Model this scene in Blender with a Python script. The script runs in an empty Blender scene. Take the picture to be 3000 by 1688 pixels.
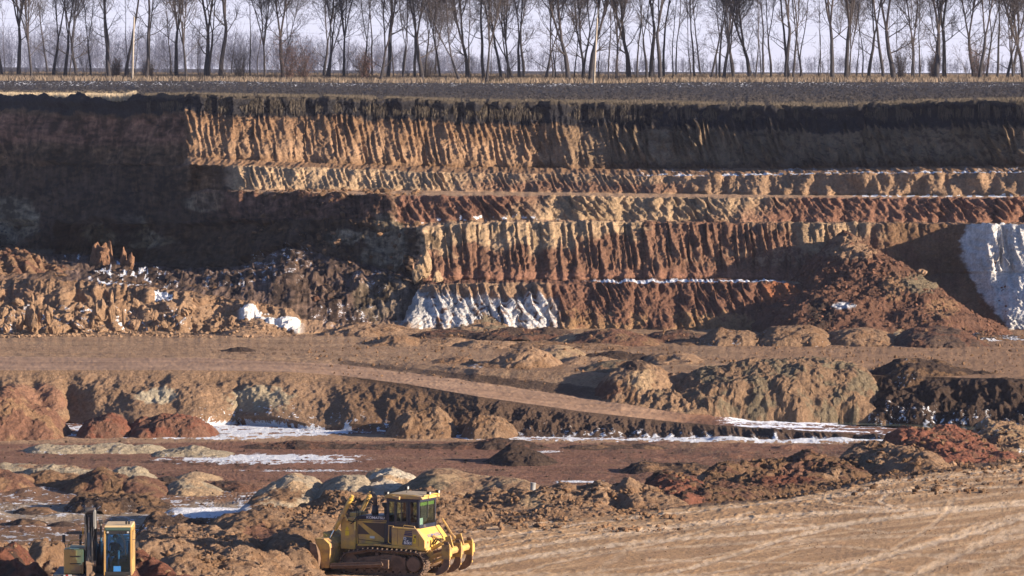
import bpy, bmesh, math, random, sys, time
import numpy as np
from mathutils import Vector, Matrix
T0 = time.time()
random.seed(7)
RNG = np.random.default_rng(11)
SC = bpy.context.scene
COL = SC.collection
R = math.radians

# ------------------------------------------------------------------ camera
F = 14000.0          # focal length in pixels of the 3000 px wide photograph
CZ = 19.7            # eye height above the floor the machines stand on
HY = 205.0           # height of the true horizon in the photograph
cam_d = bpy.data.cameras.new('camera'); cam = bpy.data.objects.new('camera', cam_d); COL.objects.link(cam)
cam_d.sensor_width = 36.0; cam_d.lens = 36.0 * F / 3000.0
cam_d.shift_y = -(844.0 - HY) / 3000.0
cam_d.clip_start = 1.0; cam_d.clip_end = 20000.0
cam.location = (0, 0, CZ); cam.rotation_euler = (R(90), 0, 0)
SC.camera = cam

# ------------------------------------------------------------------ sky, sun, exposure
SUN_EL, SUN_A = 14.0, 22.0      # elevation; degrees towards the camera from due right
w = bpy.data.worlds.new("World"); SC.world = w; w.use_nodes = True
nt = w.node_tree; bg = nt.nodes['Background']
sky = nt.nodes.new('ShaderNodeTexSky'); sky.sky_type = 'NISHITA'; sky.sun_disc = False
sky.sun_elevation = R(SUN_EL); sky.sun_rotation = R(90 + SUN_A)
sky.air_density = 1.0; sky.dust_density = 0.6; sky.ozone_density = 3.0
tint = nt.nodes.new('ShaderNodeMix'); tint.data_type = 'RGBA'; tint.blend_type = 'MULTIPLY'; tint.inputs[0].default_value = 1; tint.inputs[7].default_value = (1.0, 0.985, 1.20, 1)
nt.links.new(sky.outputs[0], tint.inputs[6]); bg.inputs[1].default_value = 0.065
# pale haze lying along the horizon
wtc = nt.nodes.new('ShaderNodeTexCoord'); wsp = nt.nodes.new('ShaderNodeSeparateXYZ'); nt.links.new(wtc.outputs['Generated'], wsp.inputs[0])
wmr = nt.nodes.new('ShaderNodeMapRange'); wmr.interpolation_type = 'SMOOTHSTEP'; wmr.inputs[1].default_value = .015; wmr.inputs[2].default_value = .10; wmr.inputs[3].default_value = 1; wmr.inputs[4].default_value = 0
nt.links.new(wsp.outputs['Z'], wmr.inputs[0]); hz = nt.nodes.new('ShaderNodeMix'); hz.data_type = 'RGBA'; hz.inputs[7].default_value = (5.7, 5.75, 7.0, 1)
nt.links.new(wmr.outputs[0], hz.inputs[0]); nt.links.new(tint.outputs[2], hz.inputs[6]); nt.links.new(hz.outputs[2], bg.inputs[0])
sd = Vector((math.cos(R(SUN_A)) * math.cos(R(SUN_EL)), -math.sin(R(SUN_A)) * math.cos(R(SUN_EL)), math.sin(R(SUN_EL))))
sun_d = bpy.data.lights.new('sun', 'SUN'); sun_d.energy = 5.0; sun_d.angle = R(0.5); sun_d.color = (1.0, 0.83, 0.635)
sun = bpy.data.objects.new('sun', sun_d); COL.objects.link(sun)
sun.rotation_euler = (-sd).to_track_quat('-Z', 'Y').to_euler(); sun.location = (60, 200, 80)
SC.view_settings.view_transform = 'Standard'; SC.view_settings.look = 'None'
SC.view_settings.exposure = 1.2; SC.view_settings.gamma = 1.0
SC.render.engine = 'CYCLES'
SC.cycles.max_bounces = 6; SC.cycles.diffuse_bounces = 2; SC.cycles.volume_bounces = 0
SC.cycles.transparent_max_bounces = 12; SC.cycles.use_denoising = True

# ------------------------------------------------------------------ helpers: noise
_P = np.random.default_rng(3).permutation(256).astype(np.int32); _P = np.concatenate([_P, _P])
_ang = np.arange(256) * (2 * math.pi / 256) * 37
_GX = np.cos(_ang).astype(np.float32); _GY = np.sin(_ang).astype(np.float32)
def pn(x, y, seed=0):
    x = np.asarray(x, np.float32) + seed * 17.31; y = np.asarray(y, np.float32) - seed * 9.77
    xi = np.floor(x).astype(np.int32); yi = np.floor(y).astype(np.int32)
    xf = x - xi; yf = y - yi; xi &= 255; yi &= 255
    u = xf * xf * xf * (xf * (xf * 6 - 15) + 10); v = yf * yf * yf * (yf * (yf * 6 - 15) + 10)
    def g(i, j, dx, dy):
        h = _P[_P[(xi + i) & 255] + ((yi + j) & 255)]
        return _GX[h] * dx + _GY[h] * dy
    a = g(0, 0, xf, yf); b = g(1, 0, xf - 1, yf); c = g(0, 1, xf, yf - 1); d = g(1, 1, xf - 1, yf - 1)
    return ((a + (b - a) * u) * (1 - v) + (c + (d - c) * u) * v) * 1.5
def fbm(x, y, o=4, seed=0, gain=.5):
    s = 0; a = 1.0; f = 1.0
    for k in range(o):
        s = s + a * pn(x * f, y * f, seed + k * 5 + 1); a *= gain; f *= 2.03
    return s
def ridged(x, y, o=4, seed=0, gain=.55):
    s = 0; a = 1.0; f = 1.0
    for k in range(o):
        s = s + a * (1 - 2 * np.abs(pn(x * f, y * f, seed + k * 5 + 1))); a *= gain; f *= 2.1
    return s * .5
def hash1(i, seed=0):
    i = np.asarray(i).astype(np.int64)
    h = (i * 374761393 + seed * 668265263) & 0xffffffff
    h = ((h ^ (h >> 13)) * 1274126177) & 0xffffffff
    return ((h ^ (h >> 16)) & 0xffff) / 65535.0
def sm(a, b, x):
    t = np.clip((x - a) / (b - a + 1e-9), 0, 1); return t * t * (3 - 2 * t)
def ip(px, tab, k):
    t = np.array(tab, float); return np.interp(px, t[:, 0], t[:, k])
def P(px, py, Y):
    return Vector(((px - 1500) / F * Y, Y, CZ - (py - HY) * Y / F))

# ------------------------------------------------------------------ helpers: objects
def tag(o, label=None, cat=None, group=None, kind=None):
    if label: o['label'] = label
    if cat: o['category'] = cat
    if group: o['group'] = group
    if kind: o['kind'] = kind
    return o
def empty(name, loc, rz=0, label=None, cat=None, group=None):
    o = bpy.data.objects.new(name, None); COL.objects.link(o); o.location = loc; o.rotation_euler = (0, 0, rz)
    o.empty_display_size = .3
    return tag(o, label, cat, group)
def np_mesh(name, V, faces, mat, col=None, smooth=True, parent=None, snow=None):
    me = bpy.data.meshes.new(name); V = np.asarray(V, np.float32); faces = np.asarray(faces, np.int32)
    k = faces.shape[1]; n = len(faces)
    me.vertices.add(len(V)); me.vertices.foreach_set('co', V.ravel())
    me.loops.add(n * k); me.loops.foreach_set('vertex_index', faces.ravel())
    me.polygons.add(n); me.polygons.foreach_set('loop_start', np.arange(0, n * k, k, dtype=np.int32))
    me.polygons.foreach_set('loop_total', np.full(n, k, np.int32))
    me.polygons.foreach_set('use_smooth', np.full(n, smooth, bool))
    me.update(calc_edges=True)
    if col is not None:
        a = me.color_attributes.new('Col', 'FLOAT_COLOR', 'POINT')
        c = np.zeros((len(V), 4), np.float32); c[:, :3] = col; c[:, 3] = 0 if snow is None else snow; a.data.foreach_set('color', c.ravel())
    if mat: me.materials.append(mat)
    o = bpy.data.objects.new(name, me); COL.objects.link(o)
    if parent: o.parent = parent
    return o
def compact(V, faces, col=None):  # col may carry extra channels
    used = np.unique(faces); m = np.full(len(V), -1, np.int64); m[used] = np.arange(len(used))
    return V[used], m[faces], (None if col is None else col[used])
def grid_faces(nr, nc):
    i = np.arange(nr * nc).reshape(nr, nc)
    return np.stack([i[:-1, :-1], i[1:, :-1], i[1:, 1:], i[:-1, 1:]], -1).reshape(-1, 4)

# ------------------------------------------------------------------ materials
def mat(name, rgb, rough=.6, metal=0, noise=0, nscale=3, bump=0, bscale=20, spec=.5, dirt=None, dirt_amt=.5, dscale=2.0, coat=0):
    m = bpy.data.materials.new(name); m.use_nodes = True; t = m.node_tree; b = t.nodes['Principled BSDF']
    b.inputs['Base Color'].default_value = (*rgb, 1); b.inputs['Roughness'].default_value = rough
    b.inputs['Metallic'].default_value = metal; b.inputs['Specular IOR Level'].default_value = spec
    if coat: b.inputs['Coat Weight'].default_value = coat
    tc = t.nodes.new('ShaderNodeTexCoord')
    src = None
    if noise:
        n = t.nodes.new('ShaderNodeTexNoise'); n.inputs['Scale'].default_value = nscale; n.inputs['Detail'].default_value = 6
        t.links.new(tc.outputs['Object'], n.inputs['Vector'])
        mr = t.nodes.new('ShaderNodeMapRange'); mr.inputs[1].default_value = .3; mr.inputs[2].default_value = .7
        mr.inputs[3].default_value = 1 - noise; mr.inputs[4].default_value = 1 + noise
        t.links.new(n.outputs['Fac'], mr.inputs[0])
        mx = t.nodes.new('ShaderNodeMix'); mx.data_type = 'RGBA'; mx.blend_type = 'MULTIPLY'; mx.inputs[0].default_value = 1
        mx.inputs[6].default_value = (*rgb, 1); t.links.new(mr.outputs[0], mx.inputs[7]); src = mx.outputs[2]
    if dirt:
        n = t.nodes.new('ShaderNodeTexNoise'); n.inputs['Scale'].default_value = dscale; n.inputs['Detail'].default_value = 8; n.inputs['Roughness'].default_value = .65
        t.links.new(tc.outputs['Object'], n.inputs['Vector'])
        mr = t.nodes.new('ShaderNodeMapRange'); mr.inputs[1].default_value = .62 - .3 * dirt_amt; mr.inputs[2].default_value = .78 - .2 * dirt_amt
        t.links.new(n.outputs['Fac'], mr.inputs[0])
        mx = t.nodes.new('ShaderNodeMix'); mx.data_type = 'RGBA'; mx.inputs[7].default_value = (*dirt, 1)
        if src: t.links.new(src, mx.inputs[6])
        else: mx.inputs[6].default_value = (*rgb, 1)
        t.links.new(mr.outputs[0], mx.inputs[0]); src = mx.outputs[2]
        r2 = t.nodes.new('ShaderNodeMapRange'); r2.inputs[3].default_value = rough; r2.inputs[4].default_value = .9
        t.links.new(mr.outputs[0], r2.inputs[0]); t.links.new(r2.outputs[0], b.inputs['Roughness'])
    if src: t.links.new(src, b.inputs['Base Color'])
    if bump:
        n = t.nodes.new('ShaderNodeTexNoise'); n.inputs['Scale'].default_value = bscale; n.inputs['Detail'].default_value = 5
        t.links.new(tc.outputs['Object'], n.inputs['Vector'])
        bp = t.nodes.new('ShaderNodeBump'); bp.inputs['Strength'].default_value = bump; bp.inputs['Distance'].default_value = .05
        t.links.new(n.outputs['Fac'], bp.inputs['Height']); t.links.new(bp.outputs[0], b.inputs['Normal'])
    return m
def soil_mat(name, lo=.66, hi=1.36, bump=1.0, scale=1.0, dist=.45):
    m = bpy.data.materials.new(name); m.use_nodes = True; t = m.node_tree; b = t.nodes['Principled BSDF']
    b.inputs['Roughness'].default_value = .95; b.inputs['Specular IOR Level'].default_value = .15
    at = t.nodes.new('ShaderNodeAttribute'); at.attribute_name = 'Col'
    tc = t.nodes.new('ShaderNodeTexCoord')
    n1 = t.nodes.new('ShaderNodeTexNoise'); n1.inputs['Scale'].default_value = 4.5 * scale; n1.inputs['Detail'].default_value = 8; n1.inputs['Roughness'].default_value = .68
    t.links.new(tc.outputs['Object'], n1.inputs['Vector'])
    mr = t.nodes.new('ShaderNodeMapRange'); mr.inputs[1].default_value = .3; mr.inputs[2].default_value = .7; mr.inputs[3].default_value = lo; mr.inputs[4].default_value = hi
    t.links.new(n1.outputs['Fac'], mr.inputs[0])
    mx = t.nodes.new('ShaderNodeMix'); mx.data_type = 'RGBA'; mx.blend_type = 'MULTIPLY'; mx.inputs[0].default_value = 1
    t.links.new(at.outputs['Color'], mx.inputs[6]); t.links.new(mr.outputs[0], mx.inputs[7]); t.links.new(mx.outputs[2], b.inputs['Base Color'])
    # crumbs of snow: coverage from the mesh, its pattern from fine noise
    ns = t.nodes.new('ShaderNodeTexNoise'); ns.inputs['Scale'].default_value = 4.6; ns.inputs['Detail'].default_value = 7; ns.inputs['Roughness'].default_value = .75
    t.links.new(tc.outputs['Object'], ns.inputs['Vector'])
    m1 = t.nodes.new('ShaderNodeMapRange'); m1.inputs[1].default_value = .30; m1.inputs[2].default_value = .70; m1.inputs[3].default_value = 0; m1.inputs[4].default_value = 1; t.links.new(ns.outputs['Fac'], m1.inputs[0])
    ad = t.nodes.new('ShaderNodeMath'); ad.operation = 'ADD'; t.links.new(m1.outputs[0], ad.inputs[0]); t.links.new(at.outputs['Alpha'], ad.inputs[1])
    m2 = t.nodes.new('ShaderNodeMapRange'); m2.inputs[1].default_value = .97; m2.inputs[2].default_value = 1.13; t.links.new(ad.outputs[0], m2.inputs[0])
    sx = t.nodes.new('ShaderNodeMix'); sx.data_type = 'RGBA'; sx.inputs[7].default_value = (.84, .87, .93, 1); t.links.new(m2.outputs[0], sx.inputs[0]); t.links.new(mx.outputs[2], sx.inputs[6]); t.links.new(sx.outputs[2], b.inputs['Base Color'])
    n2 = t.nodes.new('ShaderNodeTexNoise'); n2.inputs['Scale'].default_value = 3.0 * scale; n2.inputs['Detail'].default_value = 9; n2.inputs['Roughness'].default_value = .72
    t.links.new(tc.outputs['Object'], n2.inputs['Vector'])
    bp = t.nodes.new('ShaderNodeBump'); bp.inputs['Strength'].default_value = bump; bp.inputs['Distance'].default_value = dist
    t.links.new(n2.outputs['Fac'], bp.inputs['Height']); t.links.new(bp.outputs[0], b.inputs['Normal'])
    return m
SOIL = soil_mat('soil'); SOIL_NEAR = soil_mat('trodden_soil', .80, 1.2, .7, 2.2, .07)
SOIL_FLAT = soil_mat('packed_soil', .86, 1.14, .35, 1, .2)

# soil colours (linear albedo)
TAN = np.array((.37, .238, .148)); SAND = np.array((.48, .335, .205)); OCHRE = np.array((.40, .245, .125))
BROWN = np.array((.225, .135, .078)); RED = np.array((.150, .078, .052)); DRED = np.array((.130, .054, .035))
DARK = np.array((.075, .050, .038)); TOP = np.array((.030, .029, .034)); CHALK = np.array((.70, .68, .66))
SNOW = np.array((.86, .88, .93)); GREY = np.array((.37, .305, .215)); GREEN = np.array((.20, .158, .105)); FIELD = np.array((.048, .044, .050))
STRAW = np.array((.36, .28, .17))

# ------------------------------------------------------------------ terrain control lines (photo x, photo y, distance), far to near
L = {}
L['horizon'] = [(0, 214, 9000), (3000, 214, 9000)]
L['crest'] = [(-900, 193, 1900), (0, 197, 1850), (1000, 206, 1800), (2000, 211, 1800), (3000, 215, 1800)]
L['belt'] = [(-900, 214, 900), (0, 216, 900), (1000, 219, 900), (3000, 224, 900)]
L['pole'] = [(-900, 233, 715), (0, 234, 715), (700, 239, 705), (1000, 243, 700), (1750, 246, 690), (2000, 241, 700), (3000, 241, 700)]
L['rim'] = [(-900, 292, 520), (0, 291, 478), (365, 296, 448), (395, 287, 446), (520, 284, 436), (640, 286, 434), (1000, 291, 434), (1400, 304, 433), (1700, 307, 432),
            (1900, 308, 430), (2150, 314, 426), (2400, 317, 421), (2550, 315, 417), (2700, 305, 413), (3000, 300, 405), (3900, 298, 400)]
L['b1'] = [(-900, 486, 512), (0, 480, 472), (400, 484, 442), (530, 486, 431), (548, 458, 430), (800, 473, 429), (1000, 480, 429), (1300, 488, 429), (1600, 492, 428), (1900, 496, 425), (2150, 494, 421), (2400, 494, 415), (2700, 490, 408), (3000, 488, 401), (3900, 488, 396)]
L['t1'] = [(-900, 492, 511), (0, 488, 471.5), (520, 490, 430.5), (560, 484, 420), (700, 488, 417), (900, 492, 416), (1000, 496, 415), (1300, 508, 414), (1700, 512, 412), (2000, 518, 408), (2300, 514, 404), (2500, 509, 401), (3000, 508, 396), (3900, 508, 391)]
L['b2'] = [(-900, 565, 508), (0, 560, 468), (520, 562, 427), (670, 560, 414), (700, 556, 413), (900, 556, 412), (1200, 558, 411), (1500, 562, 410), (2000, 568, 405.5), (2400, 572, 401), (3000, 574, 394), (3900, 574, 389)]
L['t2'] = [(-900, 568, 507.5), (0, 566, 467.5), (520, 568, 426), (640, 566, 414), (700, 564, 408), (850, 563, 403), (1000, 566, 399), (1150, 576, 395), (1300, 576, 394), (1700, 576, 393.5), (2000, 582, 392), (2500, 582, 390), (3000, 582, 388), (3900, 582, 384)]
L['b3'] = [(-900, 655, 503), (0, 650, 463), (520, 650, 421), (700, 640, 404), (1000, 640, 394.5), (1150, 646, 391.5), (1200, 663, 391), (1300, 651, 391), (1500, 644, 391), (1900, 646, 390), (2100, 651, 388.5), (2500, 651, 387), (3000, 653, 385), (3900, 653, 381)]
L['t3'] = [(-900, 660, 502), (0, 655, 462.5), (520, 655, 420), (700, 645, 403), (1000, 645, 394), (1180, 669, 388), (1210, 669, 387), (1350, 657, 386), (1500, 650, 386), (1900, 651, 385.5), (2100, 655, 385), (2400, 655, 384), (2800, 658, 382.5), (2835, 658, 381), (2900, 658, 377.5), (3000, 659, 376.2), (3900, 660, 371)]
L['b4'] = [(-900, 745, 490), (0, 740, 452), (300, 750, 448), (520, 790, 420), (700, 780, 400), (850, 720, 395), (1000, 760, 388), (1180, 800, 383), (1230, 826, 381), (1300, 822, 381), (1600, 822, 380.5), (1900, 817, 380), (2100, 817, 379.5), (2280, 822, 378), (2400, 828, 378), (2500, 815, 379), (2800, 800, 379), (2835, 800, 378), (2900, 800, 374.5), (3000, 800, 373), (3900, 800, 367)]
L['t4'] = [(-900, 815, 374), (0, 822, 372), (90, 818, 371), (330, 833, 370), (500, 851, 369), (700, 880, 368), (850, 907, 367), (880, 938, 368), (1000, 950, 370), (1180, 940, 371), (1235, 836, 375), (1300, 833, 375), (1600, 830, 374.5), (2000, 829, 374), (2280, 829, 373), (2400, 835, 373), (2500, 845, 375), (2800, 850, 376), (2860, 850, 375), (2920, 850, 372.5), (3000, 850, 371), (3900, 850, 365)]
L['foot'] = [(-900, 976, 363), (0, 976, 363), (400, 974, 364), (870, 980, 361.5), (1000, 975, 363.7), (1250, 966, 368), (1600, 964, 369), (2000, 966, 368), (2250, 970, 366), (2500, 968, 367), (2800, 962, 370), (3000, 966, 367.5), (3900, 975, 362)]
def zl(px, py, z):       # distance from photo height and relative level
    return (px, py, -z * F / (py - HY))
L['floor'] = [zl(-900, 1035, -20), zl(0, 1035, -20), zl(600, 1035, -20), zl(1000, 1045, -20.05), zl(1400, 1083, -20.2), zl(1700, 1090, -20.2), zl(1820, 1098, -20.3), zl(2200, 1092, -20.2), zl(3000, 1112, -20.2), zl(3900, 1130, -20.2)]
L['roadtop'] = [zl(-900, 1045, -20), zl(0, 1045, -20), zl(600, 1050, -20), zl(1000, 1067, -20.2), zl(1400, 1119, -20.9), zl(1700, 1165, -21.6), zl(1820, 1183, -21.8), zl(2000, 1212, -22.3), zl(2200, 1226, -22.75), zl(2500, 1240, -23.02), zl(3000, 1262, -23.08), zl(3900, 1275, -23.1)]
L['roadbot'] = [zl(-900, 1085, -20), zl(0, 1085, -20), zl(600, 1085, -20), zl(850, 1090, -20.1), zl(1000, 1101, -20.4), zl(1200, 1127, -20.7), zl(1400, 1162, -21.1), zl(1700, 1206, -22), zl(2000, 1239, -22.8), zl(2500, 1272, -23.1), zl(3000, 1288, -23.15), zl(3900, 1300, -23.15)]
L['low'] = [zl(-900, 1252, -23.2), zl(0, 1252, -23.2), zl(200, 1239, -23.2), zl(400, 1250, -23.2), zl(600, 1248, -23.2), zl(700, 1242, -23.2), zl(900, 1256, -23.2), zl(1000, 1260, -23.2), zl(1400, 1277, -23.2), zl(1700, 1283, -23.2), zl(2000, 1284, -23.2), zl(2500, 1292, -23.2), zl(3000, 1302, -23.2), zl(3900, 1310, -23.2)]
L['rise'] = [zl(-900, 1575, -23.2), zl(600, 1560, -23.2), zl(900, 1480, -23.2), zl(1300, 1430, -23.2), zl(1900, 1430, -23.2), zl(2300, 1400, -23.2), zl(2600, 1350, -23.2), zl(3000, 1318, -23.2), zl(3900, 1312, -23.2)]
L['near'] = [zl(-900, 1600, -19.8), zl(600, 1600, -19.8), zl(1300, 1555, -19.8), zl(1900, 1500, -19.8), zl(2300, 1465, -19.8), zl(2600, 1405, -19.8), zl(3000, 1355, -19.9), zl(3900, 1320, -20)]
L['fore'] = [zl(-900, 1700, -19.65), zl(3900, 1700, -19.65)]
L['front'] = [zl(-900, 2150, -19.6), zl(3900, 2150, -19.6)]
L['under'] = [(-900, 5500, 52), (3900, 5500, 52)]
names = list(L)
step = 2.6
pxs = np.concatenate([np.arange(-900, -60, 14), np.arange(-60, 3060, step), np.arange(3060, 3901, 14)])
NC = len(pxs)
lines = []
for nm in names:
    py = ip(pxs, L[nm], 1); Y = ip(pxs, L[nm], 2)
    if nm in ('b1', 't1', 'b2', 't2', 'b3', 't3', 'b4', 't4', 'foot', 'rim'):
        sdn = names.index(nm)
        dy = .9 * pn(pxs / 95.0, pxs * 0 + sdn * 3.3, 4) + .45 * pn(pxs / 31.0, pxs * 0 + sdn * 1.3, 8)
        Y2 = Y + dy; py = HY + (py - HY) * Y / Y2 + 1.6 * pn(pxs / 22.0, pxs * 0 + sdn, 9); Y = Y2
    lines.append((py, Y))
dens = {'horizon': 12, 'crest': 14, 'belt': 30, 'pole': 46, 'fore': 60, 'front': 14, 'under': 2, 'rise': 16}
rows_py, rows_Y, seg, vv = [], [], [], []
for k in range(len(names) - 1):
    (pa, Ya), (pb, Yb) = lines[k], lines[k + 1]
    inner = (pxs > -60) & (pxs < 3060)
    n = dens.get(names[k], int(np.abs(pb - pa)[inner].max() / 2.1) + 3)
    for i in range(n + (k == len(names) - 2)):
        v = i / n
        za = CZ - (pa - HY) * Ya / F; zb = CZ - (pb - HY) * Yb / F
        Yv = Ya + (Yb - Ya) * v
        if names[k] in ('horizon', 'crest', 'belt'):
            Yv = 1 / ((1 - v) / Ya + v / Yb); z = za + (zb - za) * (Ya - Yv) / (Ya - Yb)
        else: z = za + (zb - za) * v
        rows_py.append(HY + (CZ - z) * F / Yv); rows_Y.append(Yv); seg.append(k); vv.append(v)
PY = np.array(rows_py); YY = np.array(rows_Y); SEG = np.repeat(np.array(seg)[:, None], NC, 1); VV = np.repeat(np.array(vv)[:, None], NC, 1)
PX = np.repeat(pxs[None, :], len(PY), 0); NR = len(PY)
XX = (PX - 1500) / F * YY; ZZ = CZ - (PY - HY) * YY / F
BASE = np.stack([XX, YY, ZZ], -1)
print('grid', NR, NC, NR * NC, round(time.time() - T0, 1))
S = {n: i for i, n in enumerate(names)}

# ground height lookup on a raster (photo column x distance)
_cs = np.arange(0, NC, 4); _Yg = np.arange(60, 1000, .5)
_ZR = np.stack([np.interp(_Yg, np.maximum.accumulate(YY[::-1, c]), ZZ[::-1, c]) for c in _cs])
_pc = pxs[_cs]
def ground(x, y):
    x = np.asarray(x, float); y = np.asarray(y, float)
    px = 1500 + x / y * F; ci = np.interp(px, _pc, np.arange(len(_pc))); yi = np.clip((y - 60) / .5, 0, len(_Yg) - 1.001)
    c0 = np.clip(ci.astype(int), 0, len(_pc) - 2); y0 = yi.astype(int); a = ci - c0; b = yi - y0
    return (_ZR[c0, y0] * (1 - a) + _ZR[c0 + 1, y0] * a) * (1 - b) + (_ZR[c0, y0 + 1] * (1 - a) + _ZR[c0 + 1, y0 + 1] * a) * b

# base normals
du = np.gradient(BASE, axis=1); dv = np.gradient(BASE, axis=0)
Nn = np.cross(dv, du); Nn /= np.linalg.norm(Nn, axis=-1, keepdims=True) + 1e-9
Nn[Nn[..., 1] > .3] *= -1
flip = (Nn[..., 2] < -.2); Nn[flip] *= -1

# ------------------------------------------------------------------ relief of the faces
def teeth(s, t, v, sp, lean, amp, seed, curve=1.6, fine=.25, duty=1.5):
    wv = .30 * pn(s / (sp * 4), t * .08, seed) + .17 * pn(s / (sp * 1.1), t * .55, seed + 1)
    u = (s - lean * np.power(np.clip(v, 0, 1), curve)) / sp + wv * 1.6
    c = np.floor(u); f = u - c
    h0 = .55 + .45 * hash1(c, seed); h1 = .55 + .45 * hash1(c + 1, seed)
    g0 = .5 + .5 * (hash1(c, seed + 3) < .85); g1 = .5 + .5 * (hash1(c + 1, seed + 3) < .85)
    # a ridge dies out in places along its length
    brk = .5 + .5 * np.clip(1.6 * pn(c * 7.7 + .5, t * .55 + seed, seed + 2) + .6, 0, 1)
    ridge = np.power(np.abs(2 * f - 1), duty) * ((h0 * g0) * (1 - f) + (h1 * g1) * f) * brk
    u2 = u * 3 + .8 * pn(s / sp, t * .7, seed + 6); f2 = u2 - np.floor(u2)
    r2 = np.abs(2 * f2 - 1) ** 1.2 * (.3 + .7 * hash1(np.floor(u2 + .5), seed + 9))
    lowf = np.clip(.75 + .9 * pn(s / (sp * 5.3), t * .35, seed + 12), .25, 1.3)
    jag = 1 + .5 * pn(s / (sp * .6), t * 1.3, seed + 13)
    return .85 * amp * lowf * (ridge * jag + fine * r2)
D = np.zeros_like(XX)
Xs, Zs = XX, ZZ
rough = .07 * fbm(Xs * 1.1, Zs * 1.1, 4, 21, .6) + .06 * fbm(Xs * 3.7, Zs * 3.7, 3, 22, .7)
chunk = .16 * ridged(Xs * .5, Zs * .7, 4, 31)
def m_(k): return SEG == S[k]
W1 = fbm(PX / 90, PY / 60, 4, 41); W2 = fbm(PX / 22, PY / 14, 4, 51); W3 = fbm(PX / 7, PY / 3.2, 3, 61); WF = fbm(PX / 48, PY / 4.5, 4, 63, .6)
right_of = lambda line, off=0: None
# bench one: long bucket scars between topsoil and talus
m = m_('rim'); v = VV[m]; x = Xs[m]; px = PX[m]
inb = sm(525, 560, px + 55 * (1 - v))
talus = sm(.93, 1.0, v + .10 * pn(x * .9, x * 0, 7))
am = sm(.10, .3, v) * (1 - talus) * inb * (1 + 1.0 * sm(1650, 1900, px))
D[m] = teeth(x, Zs[m], v, .54, 1.25, .56, 100, 1.35, .35, 1.9) * am + chunk[m] * .8 + .35 * pn(x * .25, Zs[m] * .2, 12)
D[m] += .18 * ridged(x * 2.2, Zs[m] * .5, 3, 14) * (1 - sm(.1, .3, v))
lf = 1 - inb
D[m] += lf * (.9 * pn(x * .12, Zs[m] * .14, 71) + .35 * fbm(x * .45, Zs[m] * .35, 4, 72))
D[m] += -.45 * sm(.04, .12, v) * (1 - sm(.12, .6, v))
# bench two
m = m_('t1'); v = VV[m]; x = Xs[m]; px = PX[m]; inb = sm(665, 715, px + 20 * (1 - v))
rt = sm(1800, 2050, px)
D[m] = teeth(x, Zs[m], v, .50, .85, .42, 120, 1.2, .35, 1.7) * inb * sm(0, .12, v) * (1 - .7 * sm(.82, 1, v)) * (1 - rt) + chunk[m] * .7
D[m] += rt * (.55 * np.maximum(0, pn(x * .55, Zs[m] * .25, 33)) + .3 * np.maximum(0, pn(x * 1.3, Zs[m] * .8, 35))) * sm(0, .1, v)
# bench three
m = m_('t2'); v = VV[m]; x = Xs[m]; px = PX[m]; inb = sm(1130, 1180, px + 30 * (1 - v))
D[m] = teeth(x, Zs[m], v, .80, 1.6, .55, 140, 1.25, .4, 1.7) * inb * sm(0, .12, v) * (1 - .75 * sm(.8, 1, v)) + chunk[m] * .9
D[m] += (1 - inb) * (.7 * pn(x * .15, Zs[m] * .14, 73) + .3 * fbm(x * .45, Zs[m] * .35, 4, 74))
# bench four
m = m_('t3'); v = VV[m]; x = Xs[m]; px = PX[m]; inb = sm(1215, 1270, px + 25 * (1 - v)) * (1 - .75 * sm(2450, 2600, px)) + .6 * sm(2860, 2900, px)
tal = sm(.78, .92, v + .12 * pn(x * .8, x * 0, 17) - .12 * sm(1900, 2250, px))
D[m] = teeth(x, Zs[m], v, .54, .55, .54, 160, 1.2, .45, 1.8) * inb * sm(0, .08, v) * (1 - tal) + chunk[m] * 1.1
D[m] += tal * .35 * np.abs(pn(x * .7, v * .5, 19))
D[m] += (1 - sm(1215, 1270, px)) * (1.1 * pn(x * .14, Zs[m] * .16, 75) + .45 * fbm(x * .4, Zs[m] * .35, 4, 76))
# bench five / left bank
m = m_('t4'); v = VV[m]; x = Xs[m]; px = PX[m]; inb = sm(1245, 1275, px)
fl = 1 - .85 * sm(2700, 2780, px)
D[m] = teeth(x, Zs[m], v, .78, 1.6, .58, 180, 1.2, .4, 1.7) * inb * fl * sm(0, .08, v) * (1 - .6 * sm(.85, 1, v)) + chunk[m] * 1.0 * (.35 + .65 * fl)
lb = 1 - sm(850, 900, px)
D[m] += lb * (.5 * fbm(x * .35, Zs[m] * .9, 4, 81, .6) * sm(.04, .3, v) + .20 * ridged(x * .9, Zs[m] * 1.3, 3, 82) * sm(0, .15, v))
D[m] += lb * teeth(x, Zs[m], v, .7, .5, .28, 186) * (1 - sm(.2, .4, v)) * sm(0, .08, v)
# ledges, terraces and talus aprons
for k in ('b1', 'b2', 'b3'):
    m = m_(k); D[m] = .10 * fbm(Xs[m] * .9, YY[m] * .5, 4, 91) * np.sin(np.pi * VV[m]) * (.4 if k == 'b2' else 1)
m = m_('b4'); D[m] = (.75 * ridged(Xs[m] * .22, YY[m] * .10, 4, 93) + .3 * fbm(Xs[m] * 1.0, YY[m] * .5, 4, 94)) * np.sin(np.pi * VV[m]) * (1 - .75 * sm(1180, 1260, PX[m]))
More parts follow.
